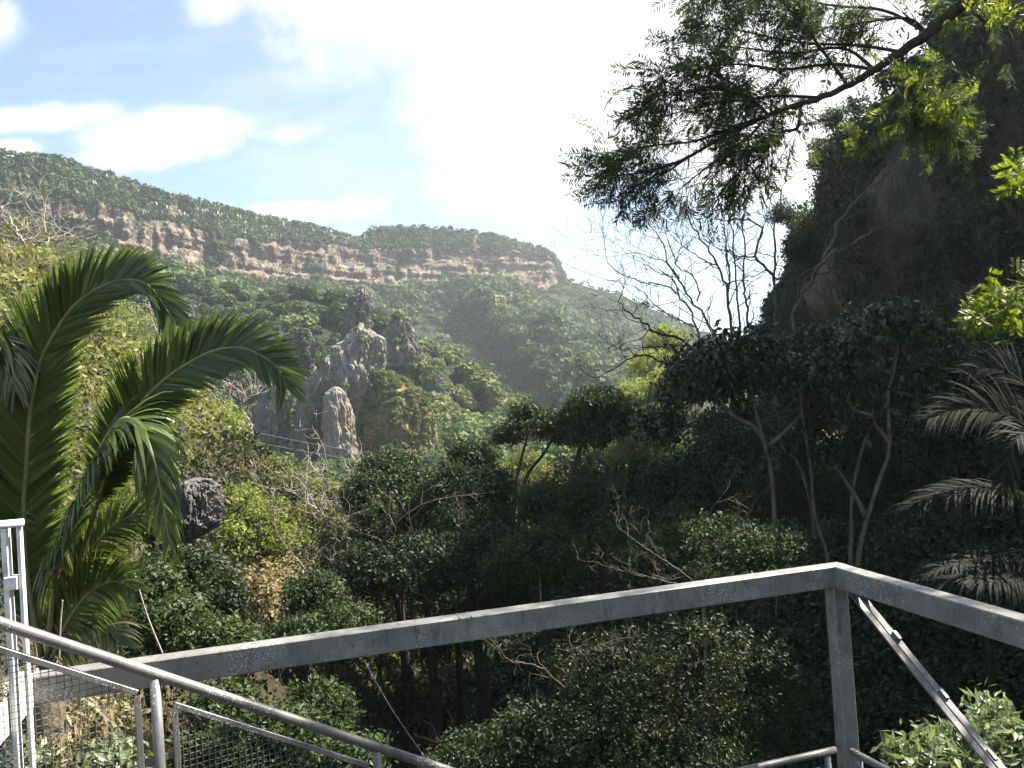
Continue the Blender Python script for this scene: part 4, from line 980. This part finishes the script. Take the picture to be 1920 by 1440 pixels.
# ------------------------------------------------------------------ palms
def frond(parent, path, Lmax, nhint=(0, -1, 0), n=95, droop=.35, alpha=(62, 22), vee=.25, w=.035, mat='palm', r=.022, tl=(0, .8), ragged=.08, start=.12, lprof=None, label=None, stalk='rachis'):
    """one feather leaf: a tapering rachis with a long blade on both sides at every step"""
    ctl = np.asarray(path, float); m_ = 80
    pts = smooth_path(ctl, m_)
    seg = np.concatenate([[0], np.cumsum(np.linalg.norm(np.diff(pts, axis=0), axis=1))]); seg /= seg[-1]
    T = unit(np.gradient(pts, axis=0))
    N = np.broadcast_to(np.asarray(nhint, float), T.shape) if np.ndim(nhint) == 1 else np.asarray(nhint)
    S = unit(np.cross(T, N)); N = np.cross(S, T)
    ts = np.linspace(start, .995, n)
    mb = MB()
    for sgn in (-1, 1):
        t = np.clip(ts + R.normal(size=n) * .002, 0, 1)
        f = lambda A: np.stack([np.interp(t, seg, A[:, i]) for i in range(3)], 1)
        p, tt, ss, nn = f(pts), unit(f(T)), unit(f(S)), unit(f(N))
        al = np.radians(alpha[0] + (alpha[1] - alpha[0]) * t ** 1.5) + R.normal(size=n) * ragged * .6
        L = Lmax * (np.clip(np.sin(np.pi * (.10 + .84 * t)), 0, 1) ** .6 if lprof is None else np.interp(t, *lprof)) * (1 + R.normal(size=n) * ragged)
        d = unit(tt * np.cos(al)[:, None] + ss * (sgn * np.sin(al))[:, None] + nn * vee + R.normal(size=(n, 3)) * ragged * .5)
        st = 5; rows = []; q = p.copy(); dd = d.copy()
        wid = unit(np.cross(d, nn) + R.normal(size=(n, 3)) * .12)
        prof = np.array([.45, 1, .95, .7, .38, .04])
        for k in range(st + 1):
            ww = (w * .5 * prof[k] * np.minimum(1, L / Lmax + .3))[:, None]
            wv = unit(np.cross(dd, np.cross(wid, dd)))
            rows.append(np.stack([q - wv * ww, q + wv * ww], 1))
            q = q + dd * (L / st)[:, None]
            dd = unit(dd + np.array([0, 0, -1.]) * droop * (k + 1) / st * (.8 + .4 * R.random(n))[:, None])
        V = np.stack(rows, 1)                                   # n, st+1, 2, 3
        b = np.arange(n)[:, None] * (st + 1) * 2 + np.arange(st)[None] * 2
        Q = np.stack([b, b + 1, b + 3, b + 2], -1).reshape(-1, 4)
        tint = np.repeat(np.clip(tl[0] + (tl[1] - tl[0]) * R.random(n), 0, 1), st)
        mb.add(V.reshape(-1, 3), Q, None, tint)
    o = put('frond', mb, [M[mat]], parent)
    if label: o['label'] = label
    rb = MB(); tube(rb, pts, np.linspace(r, r * .18, m_), 6)
    put('rachis', rb, M[stalk], o, True)
    return o
def palm_trunk(parent, a, b, r):
    mb = MB(); n = 40
    p = smooth_path([a, (np.asarray(a) + b) / 2 + np.array([.05, 0, 0]), b], n)
    rr = r * (1 + .10 * (np.arange(n) % 3 == 0)) * np.linspace(1.15, 1, n)
    tube(mb, p, rr, 12)
    put('trunk', mb, M['bark'], parent, True)
Q4 = lambda lst: PL([(x / 3, 400 + y / 3, Y) for x, y, Y in lst])
hb = P(75, 1235, 7.2)
pb = np.array([hb[0] - .1, hb[1] + .1, gz(hb[0], hb[1]) - .3])
palm = thing('palm_tree', 'large palm on the left with arching green fronds rising behind the handrail', 'palm', pb)
palm_trunk(palm, pb, hb, .16)
fr1 = [(78, 1230, 7.2), (52, 1080, 7.0), (46, 960, 6.8)] + [(x / 3, 400 + y / 3, Y) for x, y, Y in [(150, 1440, 6.7), (165, 1200, 6.6), (190, 1000, 6.5), (230, 830, 6.5), (300, 690, 6.45), (400, 540, 6.4), (520, 440, 6.4), (640, 385, 6.4), (760, 375, 6.35), (850, 420, 6.3), (930, 530, 6.3), (990, 625, 6.25)]]
frond(palm, PL(fr1), .60, (.15, -1, .05), 330, .10, (44, 25), .10, .040, 'palm', .026, (0, .75), .05, .10, ([0, .12, .3, .5, .62, .8, .95, 1], [.3, .7, .95, 1.0, .92, .72, .5, .35]), label='tallest frond, curling over to the right')
fr2 = [(95, 1225, 7.2), (150, 1050, 6.9), (205, 880, 6.5)] + [(x / 3, 400 + y / 3, Y) for x, y, Y in [(780, 1100, 6.3), (900, 960, 6.25), (1050, 850, 6.2), (1200, 775, 6.2), (1330, 755, 6.2), (1450, 790, 6.15), (1560, 870, 6.1), (1610, 985, 6.1)]]
frond(palm, PL(fr2), .44, (.1, -1, .12), 290, .12, (56, 30), .10, .034, 'palm', .024, (0, .8), .06, .40, ([0, .40, .46, .6, .75, .9, 1], [.2, .3, .75, 1, .95, .75, .5]), label='second frond, arching lower to the right')
fr3 = PL([(88, 1235, 7.2), (105, 1080, 6.8), (130, 990, 6.4), (165, 890, 6.1), (200, 820, 5.95), (232, 785, 5.9), (262, 800, 5.9), (288, 860, 5.9), (305, 940, 5.9), (318, 1020, 5.9)])
frond(palm, fr3, .58, (-.15, -.55, .8), 170, .62, (58, 25), .02, .034, 'palm', .026, (0, 1.0), .10, .20, ([0, .2, .4, .6, .8, 1], [.4, .8, 1, 1, .7, .35]), label='drooping frond with glinting hanging leaflets')
frond(palm, PL([(90, 1238, 7.3), (120, 1120, 7.2), (165, 1040, 7.1), (215, 985, 7.0), (262, 965, 6.95), (300, 975, 6.9)]), .46, (0, -1, .35), 130, .30, (52, 26), .06, .026, 'palm', .022, (.1, 1.0), .10, .15)
frond(palm, PL([(95, 1240, 7.2), (130, 1160, 7.0), (170, 1110, 6.9), (215, 1090, 6.8), (250, 1105, 6.7)]), .44, (0, -1, .3), 110, .34, (54, 28), .05, .026, 'palm', .02, (.2, 1.0), .10, .12)
frond(palm, PL([(85, 1240, 7.3), (110, 1190, 7.1), (150, 1165, 7.0), (190, 1170, 6.9), (225, 1205, 6.85)]), .5, (0, -1, .35), 90, .4, (60, 30), .05, .03, 'palm_old', .018, (0, .7), .12, .12)
frond(palm, PL([(70, 1238, 7.3), (62, 1150, 7.3), (75, 1080, 7.35), (110, 1020, 7.4), (150, 985, 7.45)]), .42, (0, -1, .2), 110, .3, (50, 26), .06, .026, 'palm', .02, (0, .7), .09, .15)
lb = P(-120, 1150, 7.0)
pb2 = np.array([lb[0], lb[1], gz(lb[0], lb[1]) - .3])
palm2 = thing('palm_tree', 'palm cut by the left edge with sun-bleached drooping leaflets', 'palm', pb2)
palm_trunk(palm2, pb2, lb, .15)
frond(palm2, PL([(-120, 1150, 7), (-95, 950, 6.8), (-70, 780, 6.6), (-45, 680, 6.5), (-15, 630, 6.4), (12, 650, 6.4), (28, 730, 6.4)]), .55, (-.1, -.6, .7), 120, .6, (58, 25), .02, .032, 'palm_old', .024, (.2, 1), .1, .2, label='sun-bleached hanging frond')
frond(palm2, PL([(-120, 1150, 7), (-85, 1050, 6.9), (-45, 980, 6.9), (-10, 960, 6.8), (25, 985, 6.8)]), .5, (0, -1, .4), 110, .3, (58, 28), .08, .03, 'palm', .02, (.2, 1), .1, .15)
rb_ = P(2040, 1010, 9.0)
pb3 = np.array([rb_[0], rb_[1], gz(rb_[0], rb_[1]) - .3])
palm3 = thing('palm_tree', 'shaded grey-green palm at the right edge above the side beam', 'palm', pb3)
palm_trunk(palm3, pb3, rb_, .17)
for path, L_, nh, dr, m_ in (
        ([(2040, 1000, 9), (1990, 880, 8.8), (1940, 815, 8.7), (1880, 775, 8.6), (1810, 765, 8.5), (1740, 785, 8.4)], .52, (0, -1, .5), .35, 'palm_grey'),
        ([(2040, 1000, 9), (2000, 880, 8.5), (1960, 820, 8.2), (1915, 815, 8.0), (1892, 860, 7.9), (1880, 930, 7.9)], .46, (-.6, -.7, .3), .4, 'palm_grey'),
        ([(2040, 1010, 9), (1980, 960, 8.8), (1900, 925, 8.6), (1820, 912, 8.5), (1750, 925, 8.4), (1690, 955, 8.3)], .48, (0, -.4, .9), .8, 'palm_grey'),
        ([(2040, 1015, 9), (1980, 1020, 8.6), (1900, 1035, 8.4), (1820, 1050, 8.2), (1760, 1065, 8.1), (1715, 1090, 8.1)], .44, (0, -.4, .9), .85, 'palm_grey'),
        ([(2040, 1020, 9), (1990, 1060, 8.2), (1920, 1085, 8.0), (1850, 1090, 7.8), (1790, 1085, 7.8), (1750, 1110, 7.8)], .46, (0, -.3, .95), .9, 'palm_grey'),
        ([(2040, 1000, 9), (2000, 860, 9.2), (1940, 740, 9.4), (1870, 690, 9.5), (1800, 700, 9.5)], .5, (0, -1, .4), .35, 'palm_grey')):
    frond(palm3, PL(path), L_, nh, 100, dr, (58, 26), .06, .022, m_, .014, (0, 1), .16, .15, stalk='bark_dark')

# ------------------------------------------------------------------ loose stems, cables
def strand(name, label, cat, pts, r, mat, group=None, n=30):
    mb = MB(); tube(mb, smooth_path(PL(pts), n), r, 5)
    put(name, mb, mat, None, True, label, cat, group)
strand('stem', 'pale dry stem hanging by the palm, ending just above the beam', 'stem', [(252, 1075, 7.2), (262, 1110, 7.2), (280, 1165, 7.2), (306, 1228, 7.2)], [.008] * 30, M['bark_dead'])
strand('stem', 'thin upright dry stalk in front of the palm base', 'stem', [(117, 1125, 6.6), (113, 1180, 6.6), (110, 1270, 6.6)], [.007] * 30, M['bark_dead'])

# ------------------------------------------------------------------ galvanised steel
def mat_steel(name, base, dark, rough=.45, metal=.55, spots=True):
    mt, h = new_mat(name)
    co = obj_co(h)
    n = h.noise(co, 6, 6, .6); n2 = h.noise(co, 140, 3, .6); n3 = h.noise(scaled(h, co, (1, 1, .25)), 22, 4, .6)
    c = h.mix(h.smooth(n, .35, .7), base, dark)
    c = h.mix(h.math('MULTIPLY', h.smooth(n3, .52, .72), .7), c, (dark[0] * .45, dark[1] * .42, dark[2] * .36, 1))
    blot = h.smooth(h.noise(co, 2.3, 5, .65), .54, .66)
    c = h.mix(h.math('MULTIPLY', blot, .45), c, (base[0] * 1.7, base[1] * 1.65, base[2] * 1.5, 1))
    if spots:
        c = h.mix(h.math('MULTIPLY', h.smooth(n2, .60, .64), h.smooth(h.noise(co, 2.6, 2, .5), .52, .60)), c, (.80, .78, .70, 1))
        c = h.mix(h.smooth(h.noise(co, 75, 2, .5), .66, .72), c, (.05, .045, .04, 1))
        c = h.mix(h.smooth(h.noise(co, 9, 5, .7), .64, .72), c, (.10, .075, .05, 1))
    rg = h.math('ADD', rough - .1, h.math('MULTIPLY', n, .25))
    return finish(h, principled(h, c, rg, .5, metal, bump(h, n2, .12, .002)), mt)
M['steel'] = mat_steel('galvanised_steel', (.215, .208, .19, 1), (.155, .15, .136, 1), .58, .25)
M['tube'] = mat_steel('painted_tube', (.155, .148, .145, 1), (.115, .11, .108, 1), .45, .3)
M['white'] = mat_steel('white_painted_steel', (.66, .66, .64, 1), (.55, .55, .53, 1), .55, .1, False)
M['rust'] = mat_soil('dry_litter', [(.3, (.09, .05, .03)), (.7, (.28, .18, .11))], 14)

# frame corner and directions are measured from the photograph
Hh = .07
CORN = P(1563, 1077, 5.28); LEFT = P(63, 1303, 4.06)
LEFT[2] = CORN[2] = (LEFT[2] + CORN[2]) / 2
ux = unit((CORN - LEFT) * np.array([1, 1, 0])); vy = np.array([ux[1], -ux[0], 0]); zz = np.array([0, 0, 1.])
fr_ = thing('steel_frame', 'grey galvanised steel frame of heavy box beams with corner post crossing the view', 'frame', [CORN[0], CORN[1], CORN[2] - 1.9])
mb = MB()
hw_ = .055
cc_ = CORN - vy * hw_                                  # axis of the front beam (its visible face passes through CORN)
ll_ = LEFT - vy * hw_
box(mb, ll_ , cc_ + ux * .11, zz, vy, Hh, hw_)
put('beam', mb, M['steel'], fr_)
# welded seams, two thin beads around the long beam
for s_ in (.468, .482):
    mb = MB(); p = ll_ * (1 - s_) + cc_ * s_
    box(mb, p - ux * .004, p + ux * .004, zz, vy, Hh + .002, hw_ + .002, bev=.001)
    put('weld_seam', mb, M['steel'], fr_)
mb = MB(); ax_ = cc_ + ux * .055 + vy * (hw_ + .002)
box(mb, ax_, ax_ + vy * 5.3, zz, ux, Hh, .055)
put('beam', mb, M['steel'], fr_)
mb = MB(); pt_ = cc_ + ux * .050
box(mb, pt_ - zz * (Hh + .001), pt_ - zz * 1.95, ux, vy, .055, .050)
put('post', mb, M['steel'], fr_)
def on_plane(px, py, p0, nrm):
    d = ray(px, py); return d * (np.dot(p0, nrm) / np.dot(d, nrm))
pl = ax_ - ux * .0
for nm, a, b in (('brace', (1592, 1103), (1862, 1442)), ('brace', (1610, 1108), (1880, 1442))):
    A, B_ = on_plane(*a, pl, ux), on_plane(*b, pl, ux)
    A[2] = min(A[2], CORN[2] - Hh - .004)
    d_ = unit(B_ - A); w_ = np.cross(d_, ux); B_ = B_ + d_ * .6
    mb = MB(); box(mb, A, B_, w_, ux, .006, .022, bev=.002); put(nm, mb, M['tube'], fr_)  # brace steel darkened, the shade over it put into its colour
for px, py in ((1672, 1192), (1760, 1302), (1850, 1416)):
    c = on_plane(px + 9, py + 1, pl, ux); mb = MB()
    box(mb, c - d_ * .03, c + d_ * .03, w_, ux, .016, .012, bev=.002); put('spacer', mb, M['tube'], fr_)
# left side beam running back towards the viewer, sunlit, littered with dry leaves
sb = thing('side_beam', 'white sunlit box beam running from the left end of the long grey beam', 'beam', ll_)
mb = MB(); q0 = ll_ - ux * .057 - vy * hw_ 
box(mb, q0, q0 + vy * 2.2, zz, ux, .085, .055); put('beam', mb, M['white'], sb)
mb = MB(); n = 260
c = q0 + vy * (R.random(n) ** .8 * .9)[:, None] + ux * ((R.random(n) - .5) * .12)[:, None] + zz * (.087 + .02 * R.random(n))[:, None]
leaves(mb, c, unit(rnd_dir(n) * np.array([1, 1, .3])), unit(np.array([0, 0, 1.]) + rnd_dir(n) * .5), .05, .018, R.random(n))
put('leaf_litter', mb, [M['straw']], None, label='brown dry leaves lying on the white side beam', kind='stuff')

# stair railing
rl = PL([(-130, 1128, 3.02), (0, 1172, 3.2), (287, 1262, 3.5), (410, 1303, 3.63), (640, 1380, 3.92), (850, 1446, 4.2), (1010, 1500, 4.45)])
rl[:, 2] = np.polyval(np.polyfit(np.arange(7) * 0 + np.linalg.norm(rl[:, :2] - rl[0, :2], axis=1), rl[:, 2], 1), np.linalg.norm(rl[:, :2] - rl[0, :2], axis=1))
ln_ = np.polyfit(rl[:, 1], rl[:, 0], 1)
dirr = unit(np.array([ln_[0], 1, 0])); o_ = np.array([np.polyval(ln_, 3.5), 3.5, 0])
nr_ = np.array([dirr[1], -dirr[0], 0])
A, B_ = on_plane(-130, 1126, o_, nr_), on_plane(960, 1486, o_, nr_)
A = on_plane(0, 1168, o_, nr_) + (on_plane(0, 1168, o_, nr_) - on_plane(640, 1379, o_, nr_)) * .35
B_ = on_plane(640, 1379, o_, nr_) + (on_plane(640, 1379, o_, nr_) - on_plane(0, 1168, o_, nr_)) * .9
rt = thing('stair_railing', 'grey tubular stair railing with wire mesh panels descending from the lower left', 'railing', [B_[0], B_[1], B_[2] - 1.0])
mb = MB(); tube(mb, np.linspace(A, B_, 30), .0235, 14); put('handrail', mb, M['tube'], rt, True)
sl_ = unit(B_ - A)
def railpt(px):
    # point of the handrail's axis that the photograph shows in column px
    ts_ = np.linspace(0, 1, 4000)[:, None]; q = A * (1 - ts_) + B_ * ts_
    xx = 960 + F * (q @ RIGHT) / (q @ FWD); return q[np.argmin(abs(xx - px))]
posts = [railpt(290), railpt(706)]
for p in posts:
    mb = MB(); tube(mb, np.array([p - zz * .02, p - zz * .5, p - zz * 1.05]), .0225, 12); put('post', mb, M['tube'], rt, True)
M['wire'] = mat_steel('mesh_wire', (.11, .11, .105, 1), (.07, .07, .068, 1), .6, .2, False)
def panel(pa, pb, drop, h_, cell=.026):
    """framed wire mesh between two points under the handrail"""
    a, b = pa - zz * drop, pb - zz * drop
    mb = MB(); s = unit(b - a); up = unit(zz - s * np.dot(zz, s))
    hor = unit((b - a) * np.array([1, 1, 0]))
    box(mb, a, b, up, nr_, .012, .012, bev=.002)
    box(mb, a - zz * .014, a - zz * h_, hor, nr_, .012, .0115, bev=.002)
    box(mb, b - zz * .014, b - zz * h_, hor, nr_, .012, .0115, bev=.002)
    box(mb, a - zz * (h_ + .013), b - zz * (h_ + .013), up, nr_, .012, .012, bev=.002)
    fo = put('panel_frame', mb, M['tube'], rt)
    mb = MB(); n = int(np.linalg.norm((b - a)[:2]) / cell)
    for i in range(1, n):
        p = a * (1 - i / n) + b * (i / n); tube(mb, np.array([p, p - zz * h_]), .0016, 4, .5, 0, False)
    L0 = np.linalg.norm((b - a)[:2]); z0 = min(a[2], b[2]) - h_; z1 = max(a[2], b[2])
    for z in np.arange(z0, z1, cell):
        # level wires, cut where the sloping frame ends them
        t0, t1 = 0., 1.
        za, zb = a[2], b[2]
        tt = np.linspace(0, 1, 60); top = za + (zb - za) * tt; ok = (z < top) & (z > top - h_)
        if ok.sum() < 2: continue
        t0, t1 = tt[ok][0], tt[ok][-1]
        q0_, q1_ = a * (1 - t0) + b * t0, a * (1 - t1) + b * t1
        q0_, q1_ = q0_.copy(), q1_.copy(); q0_[2] = q1_[2] = z
        tube(mb, np.array([q0_ - nr_ * .002, q1_ - nr_ * .002]), .0016, 4, .5, 0, False)
    put('mesh', mb, M['wire'], fo)
    return a, b
gapv = .105
pA0 = A + sl_ * .02
panel(pA0, railpt(254), gapv, .80)
panel(railpt(324), railpt(688), gapv, .80)
panel(railpt(724), B_ - sl_ * .02, gapv, .80)
for p in posts:
    for dz in (.36, .75):
        for s_ in (-1, 1):
            mb = MB(); c = p - zz * dz
            box(mb, c + dirr * s_ * .022, c + dirr * s_ * .075, zz, nr_, .014, .004, bev=.001); put('bracket', mb, M['tube'], rt)

# lower rails beside the corner post
def short_rail(label, a, b, pl0, nrm, post_at, ext):
    A1, B1 = on_plane(*a, pl0, nrm), on_plane(*b, pl0, nrm)
    d1 = unit(B1 - A1); A0 = A1 - d1 * ext
    t = thing('side_railing', label, 'railing', [B1[0], B1[1], B1[2] - .9])
    mb = MB(); tube(mb, np.linspace(A0, B1, 12), .0225, 12); put('handrail', mb, M['tube'], t, True)
    c = B1 * (1 - post_at) + A1 * post_at
    mb = MB(); tube(mb, np.array([c - zz * .02, c - zz * .9]), .020, 10); put('post', mb, M['tube'], t, True)
    mb = MB(); e1 = A0 - zz * .10; e2 = c - zz * .10 - (B1 - A1) * .10
    box(mb, e1, e2, np.cross(d1, nrm), nrm, .011, .011, bev=.002)
    box(mb, e2 - zz * .013, e2 - zz * .75, unit(d1 * np.array([1, 1, 0])), nrm, .011, .0105, bev=.002)
    put('panel_frame', mb, M['tube'], t)
short_rail('short grey tube rail meeting the corner post from the left', (1415, 1440), (1566, 1406), CORN + vy * .10, vy, .10, 1.2)
short_rail('short grey tube rail leaving the corner post to the right', (1655, 1440), (1597, 1409), ax_ - ux * .09, ux, .25, 1.2)

# white fence post with diamond mesh at the far left
wp = thing('fence_panel', 'white sunlit fence post with diamond mesh and tube cap at the left edge', 'fence', P(25, 1500, 3.75))
a0 = P(10, 990, 3.75); a1 = a0.copy(); a1[2] = P(30, 1330, 3.75)[2]
mb = MB(); box(mb, a0, a1 - zz * .3, ux, vy, .013, .03, bev=.003); put('post', mb, M['white'], wp)
mb = MB(); b0 = a0 + ux * .058; box(mb, b0, a1 + ux * .058 - zz * .3, ux, vy, .009, .02, bev=.003); put('post', mb, M['white'], wp)
mb = MB(); c0 = P(44, 980, 3.75); tube(mb, np.array([c0 - ux * .6, c0]), .019, 12); put('top_rail', mb, M['white'], wp, True)
mb = MB(); c1 = P(22, 1092, 3.75); box(mb, c1 - ux * .02, c1 + ux * .03, zz, vy, .03, .035, bev=.003); put('clamp', mb, M['white'], wp)
mb = MB()
x0_ = a0 - ux * .7
Lx, Lz = .68, float(a0[2] - a1[2]) + .25
for k in range(-60, 60):
    for s_ in (-1, 1):
        # diagonal strands of the diamond mesh
        pts_ = []
        for z in np.linspace(0, Lz, 40):
            x = k * .03 + s_ * z * .55
            if 0 <= x <= Lx: pts_.append(x0_ + ux * x - zz * z + vy * .003 * s_)
        if len(pts_) > 1: tube(mb, np.array([pts_[0], pts_[-1]]), .002, 4, .5, 0, False)
put('diamond_mesh', mb, M['white'], wp)
# wires
strand('cable', 'thin guy wire slanting down into the dark ravine under the beam', 'cable', [(683, 1238, 5.2), (735, 1330, 5.0), (800, 1425, 4.9)], [.0012] * 30, M['wire'])
strand('overhead_wire', 'upper of two overhead wires passing in front of the rock pillar', 'wire', [(380, 788, 75), (500, 815, 80), (620, 838, 86), (760, 858, 96)], [.022] * 30, M['wire'])
strand('overhead_wire', 'lower of two overhead wires passing in front of the rock pillar', 'wire', [(380, 806, 75), (485, 830, 80), (620, 855, 86), (760, 880, 96)], [.022] * 30, M['wire'])

# ------------------------------------------------------------------ low growth covering the slopes
def undergrowth():
    lit, shade_, straw = MB(), MB(), MB()
    N = 40000
    y = 5 + 88 * R.random(N) ** 1.3; x = (R.random(N) - .5) * 2 * (6 + y * .72)
    z = ground_z(x, y)
    c = np.stack([x, y, z], 1)
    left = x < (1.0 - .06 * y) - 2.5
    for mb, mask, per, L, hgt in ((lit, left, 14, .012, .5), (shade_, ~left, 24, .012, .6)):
        p = c[mask]; n = len(p); d_ = np.linalg.norm(p, axis=1)
        g = fbm(p * .35, 3); p = p[g > .36]; d_ = d_[g > .36]; n = len(p)
        size = np.clip(d_ * .0075, .06, .40)
        r = .25 + .55 * R.random(n) + d_ * .006
        dd = rnd_dir(n * per); dd[:, 2] = np.abs(dd[:, 2])
        q = np.repeat(p, per, 0) + dd * (np.repeat(r, per) * (.4 + .6 * R.random(n * per)))[:, None]
        S = np.repeat(size, per) * (.7 + .7 * R.random(n * per))
        tt = np.clip(np.repeat(fbm(p * .5, 2), per) * 1.3 - .35 + .5 * R.random(n * per), 0, 1)
        dk = np.repeat((p[:, 0] > -9.5 - .10 * p[:, 1]) & (mb is lit), per)  # darker leaves towards the ravine, its shade put into their colour
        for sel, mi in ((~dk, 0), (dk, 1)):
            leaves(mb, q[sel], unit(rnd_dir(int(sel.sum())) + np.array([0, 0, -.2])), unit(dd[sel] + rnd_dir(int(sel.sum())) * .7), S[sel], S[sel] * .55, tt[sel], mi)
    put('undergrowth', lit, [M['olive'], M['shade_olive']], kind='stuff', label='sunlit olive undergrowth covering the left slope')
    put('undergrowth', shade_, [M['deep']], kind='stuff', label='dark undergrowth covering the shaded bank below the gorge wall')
    N = 1500; y = 7 + 40 * R.random(N); x = -(R.random(N) ** .8) * (4 + y * .66); z = ground_z(x, y)
    p = np.stack([x, y, z], 1)[fbm(np.stack([x, y, z], 1) * .3, 3) > .52]; n = len(p); per = 26
    d = unit(rnd_dir(n * per) * .5 + np.array([0, 0, 1.]))
    Ls = (.25 + .35 * R.random(n * per)) * np.clip(np.repeat(p[:, 1], per) / 18, .5, 1.3)
    leaves(straw, np.repeat(p, per, 0) + R.normal(size=(n * per, 3)) * .16 + d * Ls[:, None] * .4, d, rnd_dir(n * per), Ls, np.clip(np.repeat(p[:, 1], per) * .0015, .012, .06), R.random(n * per))
    put('dry_grass', straw, [M['straw']], kind='stuff', label='tufts of dry straw grass on the left slope')
undergrowth()

# ------------------------------------------------------------------ air
def haze():
    mb = MB()
    x, y0, y1, z0, z1 = 1600, -1600, 1600, -60, 240
    v = [(sx, sy, sz) for sz in (z0, z1) for sx, sy in ((-x, y0), (x, y0), (x, y1), (-x, y1))]
    mb.add(v, [(3, 2, 1, 0), (4, 5, 6, 7), (0, 1, 5, 4), (1, 2, 6, 5), (2, 3, 7, 6), (3, 0, 4, 7)])
    mt = bpy.data.materials.new('haze_air'); mt.use_nodes = True
    t = mt.node_tree; t.nodes.clear()
    o = t.nodes.new('ShaderNodeOutputMaterial'); p = t.nodes.new('ShaderNodeVolumePrincipled')
    p.inputs['Color'].default_value = (.90, .94, 1.0, 1)
    p.inputs['Density'].default_value = .00030
    p.inputs['Anisotropy'].default_value = .45
    t.links.new(p.outputs[0], o.inputs['Volume'])
    put('haze', mb, mt, kind='stuff', label='thin pale haze filling the valley air')
haze()
